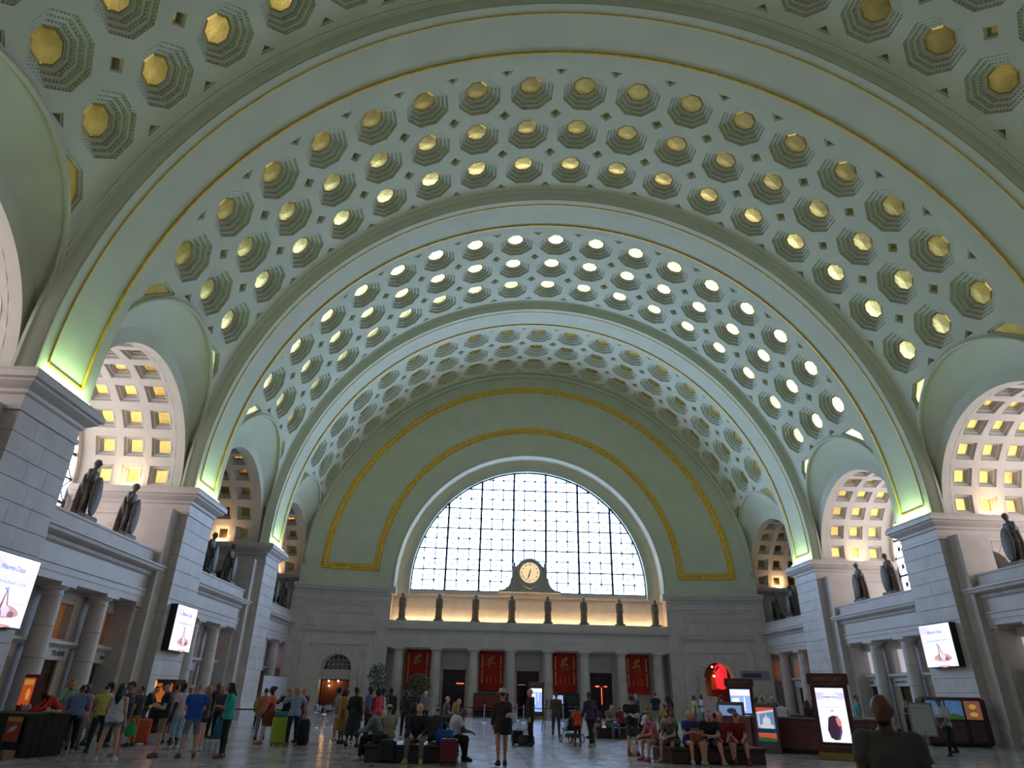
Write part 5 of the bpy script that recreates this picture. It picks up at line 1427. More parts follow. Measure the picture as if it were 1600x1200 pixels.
softbag('duffel_bag', 'black slumped duffel bag standing behind the blonde woman in pale blue', G(471, 1164), .3, .42, .40, .78, (.012, .012, .02), straps=False)
softbag('plastic_bag', 'white plastic bag by the knee of the man with the towel', G(477, 1160), 0, .26, .2, .38, (.62, .64, .66), .25)
suitcase('dark red upright suitcase beside the big man in the white polo', G(700, 1196), .0, .44, .3, .56, (.16, .012, .02))
suitcase('black upright suitcase at the corner of the crowded bench', G(590, 1190), .3, .42, .3, .62, (.012, .012, .014))
suitcase('black cabin suitcase next to the pair of white shoes', G(604, 1192), -.2, .40, .28, .50, (.02, .018, .02), handle=False)
softbag('sports_bag', 'bright blue sports bag on the crowded island bench', (-5.25, 20.0), .1, .50, .34, .36, (.01, .09, .40), .42)
softbag('tote_bag', 'black tote bag hanging beside the woman in white tank top', (G(150, 1188)[0], G(150, 1188)[1]+.1), 0, .34, .16, .40, (.01, .01, .012), .38)
softbag('tote_bag', 'teal tote bag beside the woman with long black hair', (G(337, 1178)[0], G(337, 1178)[1]), .4, .34, .14, .46, (.01, .16, .22), .38)
softbag('shopping_bag', 'bright green shopping bag beside the boy in the dark shirt', G(196, 1172), .2, .28, .14, .30, (.02, .40, .13), .35)
softbag('handbag', 'brown leather handbag carried by the woman in coral top', (G(415, 1163)[0]+.05, G(415, 1163)[1]-.22), .3, .40, .18, .46, (.17, .04, .025), .55)
softbag('plastic_bag', 'white plastic bag on the floor between the feet of the man reading', G(991, 1180), 0, .26, .24, .34, (.66, .66, .68))
softbag('drink_bottle', 'small red and white bottle standing by the reading man', G(983, 1181), 0, .09, .09, .24, (.6, .12, .08), cat='bottle', straps=False)
softbag('backpack', 'black backpack hanging on the woman with the straw hat', (G(784, 1198)[0]+.06, G(784, 1198)[1]-.24), 0, .36, .22, .40, (.012, .012, .014), .74, straps=False)
softbag('shoulder_bag', 'white and navy bag under the arm of the woman in the straw hat', (G(784, 1198)[0]+.22, G(784, 1198)[1]-.06), .5, .34, .18, .24, (.5, .5, .56), 1.0, straps=False)
suitcase('black wheeled case beside the man in the dark suit', G(808, 1164), .2, .40, .3, .44, (.012, .012, .02), handle=False)
softbag('duffel_bag', 'dark brown duffel lying beside the suited man', G(822, 1165), 0, .62, .36, .34, (.03, .024, .022))
softbag('backpack', 'tan leather backpack on the lap of the woman in blue', (1.86, 20.74), .1, .32, .2, .34, (.30, .10, .04), .56, straps=False)
softbag('backpack', 'olive and yellow backpack on the seated traveller near the white partition', (G(402, 1135)[0], G(402, 1135)[1]-.28), 0, .5, .34, .62, (.30, .32, .05), .62)
softbag('tote_bag', 'black handbag on the arm of the woman in hot pink', (G(584, 1166)[0]+.1, G(584, 1166)[1]-.25), 0, .42, .16, .42, (.012, .012, .012), .42)
softbag('shopping_bag', 'pale blue bag carried by the man in the teal shirt', (G(1345, 1160)[0]-.15, G(1345, 1160)[1]-.1), 0, .42, .2, .5, (.22, .38, .45), .55)

# vendor stall at the left
def stall():
    c = Vector((-16.75, 20.5, 0)); r = empty('vendor_table', c, -.5); tag(r, 'vendor table under a black cloth with a red sign', 'table')
    b = MB(); bevbox(b, -1.25, -.45, .92, 1.25, .45, .97, .01); b.build('table_top', BLACK, r)
    b = MB(); n = 60; P = []
    for i in range(n):
        t = i/n*4; x, y = [(-1.3+2.6*(t % 1), -.5), (1.3, -.5+(t % 1)), (1.3-2.6*(t % 1), .5), (-1.3, .5-(t % 1))][int(t)]; P.append((x, y))
    b.rings([[(x*(1+.012*sin(i*2.1)*k), y*(1+.03*sin(i*2.1)*k), z) for i, (x, y) in enumerate(P)] for k, z in ((0, .985), (1, .6), (1.6, .02))], cap=True); b.build('tablecloth', BLACK, r)
    s = empty('promo_sign', c, -.5); tag(s, 'red promotional sign with yellow band on the front of the vendor table', 'sign')
    m = T(.72, -.56, .62)
    b = MB(); b.box(-.32, 0, -.28, .32, .012, .30); b.build('board', mat('sign_red', (.42, .05, .03), .6), s, M=m)
    b = MB(); b.box(-.32, -.004, .18, .32, 0, .28); b.build('yellow_band', mat('sign_yellow', (.55, .36, .04), .6), s, M=m)
    b = MB(); flat(b, [(-.2, -.12), (-.1, .05), (.02, .08), (.18, .10), (.1, .0), (.02, -.06), (-.08, -.04)], -.006); b.build('emblem', mat('sign_silver', (.55, .55, .58), .5), s, M=m)
    s = empty('cardboard_box', (c.x+.75, c.y-1.6, 0), -.3); tag(s, 'brown cardboard box on the floor in front of the vendor table', 'box')
    b = MB(); b.box(-.22, -.15, 0, .22, .15, .2); b.build('carton', mat('cardboard', (.26, .16, .09), .8), s)
    b = MB(); b.poly([(-.22, -.15, .2), (.22, -.15, .2), (.22, -.24, .24), (-.22, -.24, .24)]); b.build('flap', MATS['cardboard'], s)
    s = empty('paper_cup', (c.x+.95, c.y-.55, .985)); tag(s, 'white and red paper cup on the vendor table', 'cup')
    b = MB(); b.lathe([(.035, 0), (.045, .13)], 12); b.build('cup', paint((.7, .45, .42)), s, True); b = MB(); b.lathe([(.048, .13), (.048, .14), (.03, .145)], 12); b.build('lid', paint((.75, .72, .7)), s, True)
    s = empty('snack_tray', (c.x+1.1, c.y-.45, .985), -.5); tag(s, 'tray of samples on the vendor table', 'tray')
    b = MB(); bevbox(b, -.3, -.16, 0, .3, .16, .035, .008); b.build('tray', paint((.16, .10, .05)), s)
    for i in range(4): b = MB(); b.ell((-.2+.13*i, .02*(-1)**i, .06), (.05, .05, .04), 8, 6); b.build('sample', paint(((.55, .4, .2), (.5, .5, .45))[i % 2]), s, True)
    # red display panel behind
    s = empty('display_cart', (-17.95, 22.5, 0), -.7); tag(s, 'snack display cart with glowing red and yellow screen', 'cart')
    b = MB(); bevbox(b, -.55, -.3, 0, .55, .3, .95, .02); b.build('body', DARKWOOD, s)
    b = MB(); bevbox(b, -.5, -.05, .95, .5, .08, 1.95, .02); b.build('screen_frame', mat('maroon_frame', (.10, .02, .025), .5), s)
    b = MB(); b.box(-.42, -.07, 1.1, .42, -.05, 1.85); f = b.build('screen_face', mat('cart_red', (.8, .12, .03), .4, 0, .3, 4, emit=.3, ecol=(1, .16, .03)), s)
    picture(f, []); b = MB(); flat(b, [(-.36, 1.66), (.36, 1.66), (.36, 1.8), (-.36, 1.8)], -.072); b.build('picture_patch', mat('cart_yellow', (.9, .5, .08), .4, emit=.3, ecol=(1, .55, .08)), f)
    b = MB(); flat(b, oval(.16, 1.4, .14, .16), -.074); b.build('picture_patch', mat('cart_amber', (.9, .4, .1), .4, emit=.5, ecol=(1, .4, .1)), f)
    for i, (x, cl) in enumerate(((-.3, (.5, .08, .08)), (-.05, (.6, .6, .6)), (.22, (.55, .5, .5)))):
        s2 = softbag('snack_pack', 'small %s snack pack on the display cart' % ('red', 'white', 'grey')[i], (-17.95+x*.76+.16, 22.5-x*.64-.19), -.7, .2, .12, .2, cl, .95, 'packet', False)
stall()
# booth in the queue area: glowing photo kiosk
r = empty('vending_kiosk', (-17.2, 30.2, 0), -pi/2+1.25); tag(r, 'dark kiosk with glowing orange and yellow panel behind the queue', 'kiosk')
b = MB(); bevbox(b, -.5, 0, 0, .5, .6, 1.95, .03); b.build('cabinet', DARKWOOD, r)
b = MB(); b.box(-.40, -.02, 1.1, .40, 0, 1.8); b.build('screen_face', mat('kiosk_orange', (.9, .25, .05), .4, 0, .4, 5, emit=.3, ecol=(1, .22, .04)), r)
b = MB(); b.box(-.48, -.02, .9, -.42, 0, 1.9); b.build('light_strip', mat('kiosk_yellow', (1, .7, .1), .4, emit=.8, ecol=(1, .6, .1)), r)
b = MB(); b.box(-.4, -.03, .3, .4, 0, .8); b.build('service_panel', BLACK, r)

# stanchions with belts
def stanchion(u, v, label, loc=None):
    p = loc or G(u, v); r = empty('stanchion', (p[0], p[1], 0)); tag(r, label, 'stanchion', 'queue stanchions')
    ST = paint((.55, .56, .6), .3, .8)
    b = MB(); b.lathe([(.18, 0), (.18, .02), (.05, .05), (.03, .06)], 16); b.build('base', ST, r, True)
    b = MB(); b.lathe([(.028, .05), (.028, .96), (.04, .97), (.04, 1.02), (.02, 1.04)], 12); b.build('post', ST, r, True)
    return Vector((p[0], p[1], 0))
st = [stanchion(756, 1130, 'silver belt stanchion left of the woman in the straw hat, nearest the red chairs'), stanchion(818, 1130, 'silver belt stanchion just in front of the suited man'), stanchion(880, 1131, 'silver belt stanchion next to the man in the olive jacket')]
stq = stanchion(491, 1138, 'silver belt stanchion by the cafe tables near the lattice-topped door')
stb = stanchion(0, 0, 'brass-coloured stanchion in front of the middle doorway', (ondepth(808, 50).x, 50))
def belt(a, b2, label):
    b = MB(); a = a+Vector((0, 0, .93)); b2 = b2+Vector((0, 0, .93)); P = []
    for i in range(9): t = i/8; p = a.lerp(b2, t); P.append(p-Vector((0, 0, .10*sin(pi*t))))
    b.rings([[p+Vector((0, -.004, -.025)), p+Vector((0, .004, -.025)), p+Vector((0, .004, .025)), p+Vector((0, -.004, .025))] for p in P]); tag(b.build('queue_belt', paint((.25, .02, .03), .8)), label, 'belt', 'queue belts')
belt(st[0], st[1], 'dark red queue belt between the stanchions near the straw hat woman'); belt(st[1], st[2], 'dark red queue belt behind the suited man'); belt(st[0], Vector((-6.9, 45.4, 0)), 'dark red queue belt running towards the seated bald man')
stanchion(0, 0, 'silver belt stanchion behind the seated bald man', (-6.9, 45.4))

# easel poster near the right
r = empty('poster_stand', (*G(1455, 1186), 0), -.35); tag(r, 'white notice in a tan frame on a single pole stand', 'sign')
b = MB(); b.lathe([(.2, 0), (.2, .015), (.03, .03)], 16); b.build('base', paint((.3, .25, .18), .5), r, True)
b = MB(); b.tube([(0, 0, .02), (0, 0, .8)], .02, 8); b.build('pole', paint((.35, .28, .2), .5), r)
b = MB(); 
for x0, x1, z0, z1 in ((-.38, -.33, .66, 1.68), (.33, .38, .66, 1.68), (-.38, .38, .66, .71), (-.38, .38, 1.63, 1.68)): b.box(x0, -.02, z0, x1, .02, z1)
b.build('frame', paint((.36, .27, .19), .5), r)
b = MB(); b.box(-.33, -.01, .71, .33, .01, 1.63); b.build('notice', paint((.52, .53, .55), .6), r)
b = MB(); b.box(-.22, -.014, 1.5, .22, -.011, 1.54); b.build('grey_heading', paint((.36, .37, .4), .6), r)

AGREEN = mat("vend_green", (.12, .25, .06), .5, emit=.08, ecol=(.15, .35, .08))
# three-panel vending unit against the right pier
r = empty('vending_machine', (16.55, 30.55, 0), -.10); tag(r, 'dark three-panel vending machine with landscape pictures', 'machine')
b = MB(); bevbox(b, -1.35, 0, .0, 1.35, .55, 1.92, .12); b.build('cabinet', mat('vending_maroon', (.045, .018, .02), .4), r)
for i, (x0, x1, cl, e) in enumerate(((-1.2, -.45, (.10, .28, .55), (.10, .30, .62)), (-.38, .32, (.12, .3, .55), (.12, .30, .62)), (.42, 1.1, (.45, .16, .10), (.5, .2, .12)))):
    b = MB(); b.box(x0, -.02, 1.05, x1, 0, 1.78); f = b.build('lit_panel', mat('vend_panel%d' % i, cl, .3, 0, .35, 2.5, emit=.22, ecol=e), r)
    P = [(AGREEN, [(x0, 1.05), (x1, 1.05), (x1, 1.18), (x0+.3, 1.28), (x0, 1.2)])] if i < 2 else [(MATS['cart_yellow'], oval((x0+x1)/2, 1.55, .16, .1)), (MATS['cart_yellow'], oval((x0+x1)/2, 1.25, .18, .09))]
    for q, (m, pp) in enumerate(P): b = MB(); flat(b, pp, -.022-.001*q); b.build('picture_patch', m, f)
    b = MB(); b.box(x0+.05, -.02, .2, x1-.05, 0, .95); b.build('lower_panel', mat('vend_low', (.10, .05, .05), .3, 0, .3, 2), r)
# overhead blade sign and placard by the desk
r = empty('pole_sign', (8.05, 32.0, 0)); tag(r, 'grey-blue direction sign on a thin pole above the blue screen kiosk', 'sign')
b = MB(); b.lathe([(.18, 0), (.18, .02), (.03, .04)], 14); b.build('base', paint((.3, .3, .32), .4, .6), r, True)
b = MB(); b.tube([(0, 0, .02), (0, 0, 2.85)], .022, 8); b.build('pole', paint((.35, .36, .4), .4, .6), r)
b = MB(); b.box(-.35, -.03, 2.45, 1.05, .03, 2.85); b.build('panel', paint((.24, .25, .30), .5), r)
b = MB(); b.box(-.2, -.034, 2.56, .65, -.03, 2.74); b.build('dark_band', paint((.05, .06, .12), .5), r)
r = empty('placard', (ondepth(1110, 36).x, 36, 0), -.3); tag(r, 'tall pale pink placard standing behind the crowded bench', 'sign')
b = MB(); b.box(-.36, -.02, .1, .36, .02, 1.75); b.build('board', paint((.55, .42, .43), .6), r)
b = MB(); b.box(-.40, -.15, 0, .40, .15, .1); b.build('foot', paint((.3, .3, .3), .5), r)
b = MB(); b.box(-.05, -.025, 1.6, .05, -.02, 1.66); b.build('dark_mark', paint((.1, .1, .2), .6), r)
# folding easel near the slim kiosk
r = empty('easel', (*G(855, 1140), 0), .2); tag(r, 'empty black metal A-frame easel beside the slim blue kiosk', 'easel')
b = MB()
for p, q in (((-.35, -.1, 0), (0, 0, 1.45)), ((.35, -.1, 0), (0, 0, 1.45)), ((0, .45, 0), (0, 0, 1.45))):
    b = MB(); b.tube([p, q], .018, 6); b.build('leg', BLACK, r)
b = MB(); b.tube([(-.24, -.07, .45), (.24, -.07, .45)], .016, 6); b.build('rest_bar', BLACK, r)

# potted trees
LEAF = mat('leaf_green', (.045, .085, .03), .5, 0, .4, 3)
def tree(x, y, h, label, dens=420, spread=.75):
    r = empty('potted_tree', (x, y, 0)); tag(r, label, 'plant', 'potted trees on the clock wall')
    b = MB(); b.lathe([(.26, 0), (.36, .5), (.38, .52), (.38, .58), (.32, .58), (.30, .5)], 18); b.build('pot', paint((.06, .05, .05), .5), r, True)
    b = MB(); b.tube([(0, 0, .5), (.04, 0, 1.2), (0, .03, h*.62), (.03, 0, h*.85)], [.05, .04, .03, .015], 7); t = b.build('trunk', paint((.16, .10, .06), .8), r, True)
    rnd = random.Random(int(x*10)); b = MB()
    for i in range(9):
        a = rnd.random()*6.28; z = h*(.5+.3*rnd.random()); b.tube([(0, 0, z), (spread*.4*cos(a), spread*.4*sin(a), z+.3), (spread*.8*cos(a), spread*.8*sin(a), z+.35)], [.018, .012, .005], 5)
    b.build('branches', paint((.16, .10, .06), .8), r)
    b = MB()
    for i in range(dens):
        while True:
            p = Vector((rnd.uniform(-1, 1), rnd.uniform(-1, 1), rnd.uniform(-1, 1)))
            if .35 < p.length < 1: break
        q = Vector((p.x*spread, p.y*spread, h*.74+p.z*h*.27)); d = Vector((rnd.uniform(-1, 1), rnd.uniform(-1, 1), rnd.uniform(-1.2, .3))).normalized(); s = d.orthogonal().normalized(); L = rnd.uniform(.14, .24)
        b.poly([q, q+d*L*.5+s*L*.28, q+d*L, q+d*L*.5-s*L*.28])
    stuff(b.build('foliage', LEAF, r))
tree(ondepth(587, 54).x, 54.2, 3.6, 'potted tree standing by the wall left of the first red banner')
tree(ondepth(651, 55).x, 55.2, 3.0, 'bushy potted tree standing in front of a red banner', 600, .95)

# row of red chairs under the second banner
for i in range(3):
    r = empty('armchair', (-3.95+.92*i, 56.2, 0), 0); tag(r, 'red waiting chair with metal arms, %s' % ['row end by the red neon door', 'middle of the row of three', 'row end by the middle door'][i], 'chair', 'row of red waiting chairs')
    RC = mat('chair_red', (.22, .03, .03), .6, 0, .2, 5)
    b = MB(); bevbox(b, -.38, -.35, .42, .38, .30, .56, .03); b.build('seat', RC, r)
    b = MB(); bevbox(b, -.36, .26, .6, .36, .36, 1.55, .03); b.build('backrest', RC, r)
    b = MB(); bevbox(b, -.43, .30, .0, .43, .42, 1.65, .02); b.build('back_frame', BLACK, r)
    for s in (-1, 1):
        b = MB(); bevbox(b, s*.42-.04, -.36, .78, s*.42+.04, .3, .84, .01); b.build('armrest', paint((.45, .45, .48), .3, .6), r)
        b = MB(); b.box(s*.42-.03, -.36, 0, s*.42+.03, -.28, .8); b.build('leg', BLACK, r)
    b = MB(); bevbox(b, -.36, -.38, .0, .36, -.3, .35, .01); b.build('footboard', BLACK, r)
# machines below the third banner
for i, (x, on) in enumerate(((2.35, True), (3.55, False))):
    r = empty('ticket_machine', (x, 57.45, 0)); tag(r, ['black ticket machine with bright pale screen below a red banner', 'black ticket machine with dark screen below a red banner'][i], 'machine', 'ticket machines')
    b = MB(); bevbox(b, -.52, 0, 0, .52, .5, 1.75, .05); b.build('cabinet', BLACK, r)
    b = MB(); b.box(-.42, -.02, 1.0, .42, 0, 1.62); b.build('screen_face', mat('machine_lit', (.5, .6, .9), .3, emit=.55, ecol=(.50, .62, 1)) if on else mat('machine_off', (.05, .06, .05), .2), r)
    b = MB(); b.box(-.4, -.08, .75, .4, 0, .85); b.build('tray', paint((.12, .12, .12), .4, .4), r)
r = empty('display_case', (-8.9, 57.2, 0)); tag(r, 'long black display case standing below the first red banner', 'cabinet')
b = MB(); bevbox(b, -1.1, 0, 0, 1.1, .5, 1.3, .03); b.build('cabinet', BLACK, r)
for i in range(3): b = MB(); b.box(-1.0+.68*i, -.02, .7, -1.0+.68*i+.6, 0, 1.2); b.build('pane', mat('case_glass', (.05, .06, .06), .1), r)

# white partition in front of the last left columns
r = empty('partition', (-18.45, 51.3, 0), pi/2); tag(r, 'plain white temporary partition in front of the last columns', 'partition')
for i in range(4): b = MB(); b.box(-3.2+1.6*i+.005, 0, 0, -1.6+1.6*i-.005, .06, 2.45); b.build('panel', paint((.60, .61, .64), .6), r)
b = MB(); b.box(-3.45, -.08, 0, -3.2, .12, 2.75); b.build('end_post', DARKWOOD, r)

# cafe tables and chairs near the lattice-topped door
def cafe_chair(x, y, rz, label):
    r = empty('cafe_chair', (x, y, 0), rz); tag(r, label, 'chair', 'metal cafe chairs'); M = paint((.45, .46, .48), .3, .7)
    b = MB(); bevbox(b, -.2, -.2, .43, .2, .2, .46, .01); b.build('seat', M, r)
    b = MB(); b.rings([[(-.19, -.2, z), (-.06, -.23, z), (.06, -.23, z), (.19, -.2, z), (.19, -.18, z), (.06, -.21, z), (-.06, -.21, z), (-.19, -.18, z)] for z in (.62, .88)]); b.build('backrest', M, r)
    for sx in (-1, 1):
        b = MB(); b.tube([(sx*.19, .19, 0), (sx*.18, .18, .44)], .014, 6); b.build('leg', M, r)
        b = MB(); b.tube([(sx*.20, -.22, 0), (sx*.18, -.18, .45), (sx*.185, -.2, .88)], .014, 6); b.build('leg', M, r)
def cafe_table(x, y, label):
    r = empty('cafe_table', (x, y, 0)); tag(r, label, 'table', 'cafe tables'); M = paint((.45, .46, .48), .3, .6)
    b = MB(); b.lathe([(.38, .72), (.40, .73), (.40, .75), (.38, .76)], 24); b.build('table_top', paint((.4, .4, .42), .3), r)
    b = MB(); b.lathe([(.04, .02), (.035, .72)], 10); b.build('pedestal', M, r, True)
    b = MB(); b.lathe([(.28, 0), (.28, .02), (.05, .05)], 16); b.build('base', M, r, True)
k = 0
for (x, y) in ((-13.9, 40.6), (-12.1, 40.2), (-13.2, 43.4)):
    k += 1; cafe_table(x, y, 'round metal cafe table near the lattice-topped door, %s' % ['between the partition and the others', 'by the belt stanchion', 'set back towards the door'][k-1])
    for q, a in enumerate((.4, 2.4, 4.3)): cafe_chair(x+.72*sin(a), y-.72*cos(a), a, 'metal cafe chair at the cafe table %s' % ['between the partition and the others', 'by the belt stanchion', 'set back towards the door'][k-1])
r = empty('folding_table', (-14.9, 35.4, 0), .1); tag(r, 'long black folding table next to the traveller with the olive backpack', 'table')
b = MB(); bevbox(b, -1.6, -.38, .74, 1.6, .38, .79, .01); b.build('table_top', BLACK, r)
for sx in (-1, 1):
    for sy in (-1, 1): b = MB(); b.tube([(sx*1.4, sy*.3, 0), (sx*1.4, sy*.3, .75)], .022, 6); b.build('leg', BLACK, r)
# stroller
def stroller():
    x, y = G(900, 1160); r = empty('stroller', (x-.15, y+.1, 0), .35); tag(r, 'black baby stroller with big wheels beside the boy in orange', 'stroller')
    for sx in (-1, 1):
        for yy, q in ((-.38, .15), (.42, .11)):
            b = MB(); b.tube([(sx*.27, yy+q*cos(a), q+.005+q*.97*sin(a)) for a in [2*pi*i/18 for i in range(19)]], .02, 6); w = b.build('wheel', BLACK, r)
            b = MB(); b.lathe([(.03, -.02), (.03, .02)], 8); b.build('hub', paint((.5, .5, .52), .3, .5), w, M=T(sx*.27, yy, q)@Matrix.Rotation(pi/2, 4, 'Y'))
        b = MB(); b.tube([(sx*.25, .42, .12), (sx*.25, .1, .5), (sx*.25, -.55, 1.05)], .016, 6); b.build('frame_tube', paint((.25, .25, .27), .3, .6), r)
        b = MB(); b.tube([(sx*.25, -.38, .16), (sx*.25, .05, .55)], .016, 6); b.build('frame_tube', paint((.25, .25, .27), .3, .6), r)
    b = MB(); b.tube([(-.25, -.55, 1.05), (.25, -.55, 1.05)], .02, 6); b.build('handle', BLACK, r)
    b = MB(); b.rings([[(-.23, yy, z), (.23, yy, z), (.23, yy+.04, z+.05), (-.23, yy+.04, z+.05)] for yy, z in ((.38, .42), (.0, .40), (-.2, .62), (-.3, .95))]); b.build('seat', paint((.02, .02, .025)), r)
    b = MB(); rr = []
    for i in range(9):
        a = radians(20+120*i/8); rr.append([(xx, -.18+.34*cos(a)*(1-.25*abs(xx)/.24), .78+.36*sin(a)) for xx in (-.25, -.13, 0, .13, .25)])
    b.rings(rr, closed=False, cap=False); b.build('canopy', paint((.015, .015, .02)), r, True)
    b = MB(); bevbox(b, -.2, -.3, .16, .2, .2, .3, .03); b.build('basket', BLACK, r)
stroller()
def shoes_pair(u, v, label):
    p = G(u, v); r = empty('shoe_pair', (*p, 0), .6)
    return r

# ================================================================== PEOPLE
BLK, NAVY, KHAKI, DENIM, GREYC, WHITE = (.012, .012, .014), (.012, .016, .035), (.26, .20, .12), (.10, .16, .28), (.20, .21, .23), (.66, .66, .68)
AW_, CAMF, LFT, RGT = 0.0, pi, pi/2, -pi/2
def at(u, y): p = ondepth(u, y); return (p.x, p.y)
def P(label, loc, rz, **k): return person(label, loc, rz, **k)
# --- vendor stall and queue on the left
P('vendor in a red shirt leaning across the black table', (-16.5, 21.75), CAMF-.75, pz='reach', skin='dark', shirt=(.60, .03, .02), lcol=BLK, hcol='black', sleeve='long', H=1.74)
P('man with glasses in a mint green shirt behind the vendor table', (-16.85, 22.95), CAMF, pz='bend', shirt=(.26, .50, .30), lcol=BLK, hcol='brown', H=1.88, sleeve='half', girth=1.15, skin='tan')
P('person in a grey-blue shirt seen from behind at the vendor table', G(100, 1178), AW_+.35, pz='bend', skin='dark', shirt=(.13, .19, .34), lcol=BLK, shoe=(.4, .3, .3), hcol='black', H=1.74, sleeve='half', girth=1.1)
P('man in a yellow shirt bending towards the vendor table', (G(112, 1177)[0]+.35, G(112, 1177)[1]+.35), AW_+.55, pz='bend', skin='tan', shirt=(.50, .46, .12), lcol=(.03, .028, .025), hcol='brown', H=1.73)
P('person in a pink top behind the man in yellow', at(133, 22.0), AW_+.3, pz='stand', skin='pink', shirt=(.55, .25, .28), lcol=GREYC, hcol='brown', H=1.66, sex='f', hair='bob')
P('woman with curly black hair in a white vest and jeans', G(147, 1167), RGT+.5, pz='walk', sex='f', skin='brown', shirt=(.42, .48, .40), sleeve='half', lcol=(.13, .18, .27), hair='curly', hcol='black', H=1.72)
P('man in a black baseball cap beside the woman in the white tank top', G(181, 1181), LFT+.3, pz='stand', skin='tan', shirt=(.05, .045, .05), legs='shorts', lcol=(.2, .12, .1), hat='cap', hcol='black', H=1.79, shoe=(.3, .3, .35))
P('woman in a white tank top and denim shorts with long dark hair', G(162, 1190), AW_+.15, pz='wide', sex='f', skin='light', shirt=(.58, .58, .62), sleeve='none', legs='brief', lcol=(.14, .18, .25), shoe=(.62, .62, .62), hair='long', hcol='black', H=1.70)
P('boy in a dark shirt with orange shorts behind the orange suitcase', G(202, 1166), LFT-.2, pz='stand', sex='k', skin='tan', shirt=(.03, .035, .04), legs='shorts', lcol=(.40, .16, .04), hcol='black', H=1.58)
P('person with a dark rucksack leaning forward behind the orange suitcase', at(230, 26.5), RGT+.2, pz='bend', skin='light', shirt=(.02, .025, .022), sleeve='half', lcol=(.05, .06, .06), hcol='brown', H=1.74)
P('man in a black polo, khaki shorts and dark cap looking down', G(242, 1183), LFT+.35, pz='phone', skin='light', shirt=BLK, legs='shorts', lcol=KHAKI, shoe=(.20, .10, .06), hat='cap', hatcol=(.02, .02, .05), H=1.83, hcol='brown')
P('man in a grey shirt with black hair behind the pale pink shirt', at(274, 25), AW_-.2, pz='stand', skin='tan', shirt=(.26, .26, .28), legs='shorts', lcol=(.2, .05, .05), hcol='black', H=1.74)
P('dark-skinned man in a pale pink shirt and light denim shorts', G(268, 1171), LFT-.3, pz='stand', skin='dark', shirt=(.60, .46, .54), legs='capri', lcol=(.30, .42, .52), shoe=(.5, .5, .52), hcol='black', H=1.80, girth=1.05)
P('person with light patterned cap between the queue members', at(297, 27), CAMF, pz='stand', skin='tan', shirt=(.4, .32, .18), lcol=GREYC, hat='cap', hatcol=(.55, .55, .5), H=1.74)
P('man in a royal blue T-shirt and grey shorts with folded arms', G(290, 1184), LFT-1.0, pz='cross', skin='light', shirt=(.015, .09, .50), legs='shorts', lcol=(.20, .23, .27), shoe=(.22, .08, .05), hcol='grey', H=1.80)
P('blonde woman standing behind the man in the royal blue T-shirt', G(308, 1174), LFT, pz='stand', sex='f', skin='pink', shirt=(.06, .04, .04), legs='brief', lcol=BLK, shoe=(.55, .55, .6), hair='bob', hcol='blond', H=1.68)
P('person dressed all in black behind the queue', G(326, 1152), RGT-.5, pz='stand', skin='brown', shirt=BLK, sleeve='long', lcol=BLK, hcol='black', H=1.84)
P('man in a dark waistcoat over a white shirt in the queue', at(347, 27.5), CAMF-.3, pz='stand', skin='tan', shirt=(.06, .055, .06), sleeve='short', lcol=BLK, hair='short', hcol='brown', H=1.74)
P('woman in a teal blouse and black trousers with long black hair holding papers', G(345, 1184), LFT+.15, pz='phone', sex='f', skin='tan', shirt=(.03, .36, .31), sleeve='half', lcol=BLK, shoe=(.18, .1, .08), hair='long', hcol='black', H=1.78)
# --- group with the lime green suitcase
P('person in an orange top behind the woman in coral', at(415, 27.5), AW_+.4, pz='stand', sex='f', skin='tan', shirt=(.50, .17, .08), lcol=GREYC, hcol='brown', hair='bun', H=1.64)
P('woman in a coral top and white trousers walking with a brown handbag', G(416, 1163), LFT+.4, pz='walk', sex='f', skin='dark', shirt=(.75, .16, .11), legs='pants', lcol=(.60, .58, .60), shoe=(.6, .15, .12), hair='bun', hcol='black', H=1.74)
P('person in a black top holding a camera to the face', G(441, 1162), CAMF+.2, pz='handup', sex='f', skin='tan', shirt=BLK, sleeve='half', lcol=BLK, hair='short', hcol='black', H=1.70)
P('blonde woman in a pale blue shirt with raised arms', G(453, 1166), AW_+.5, pz='handup', sex='f', skin='light', shirt=(.22, .33, .46), sleeve='long', lcol=(.012, .014, .03), shoe=(.25, .12, .08), hair='bob', hcol='blond', H=1.72)
P('older man in a magenta shirt with a grey towel over his shoulder', G(466, 1160), CAMF-.8, pz='stand', skin='pink', shirt=(.20, .03, .09), lcol=(.10, .16, .23), hcol='grey', H=1.76)
r = empty('towel', (G(466, 1160)[0]+.12, G(466, 1160)[1]-.14, .75), -.8); tag(r, 'long grey towel draped over the shoulder of the older man in magenta', 'towel')
b = MB(); b.rings([[(-.07, .0+o, z), (.07, .0+o, z), (.07, .015+o, z), (-.07, .015+o, z)] for z, o in ((0, -.02), (.3, -.05), (.6, -.05), (.74, .0))]); b.build('cloth', paint((.42, .43, .45), .9), r)
P('seated traveller in yellow near the white partition', (G(402, 1135)[0], G(402, 1135)[1]), AW_+.2, pz='sit', skin='tan', shirt=(.45, .45, .05), lcol=(.03, .05, .12), hcol='brown', H=1.74)
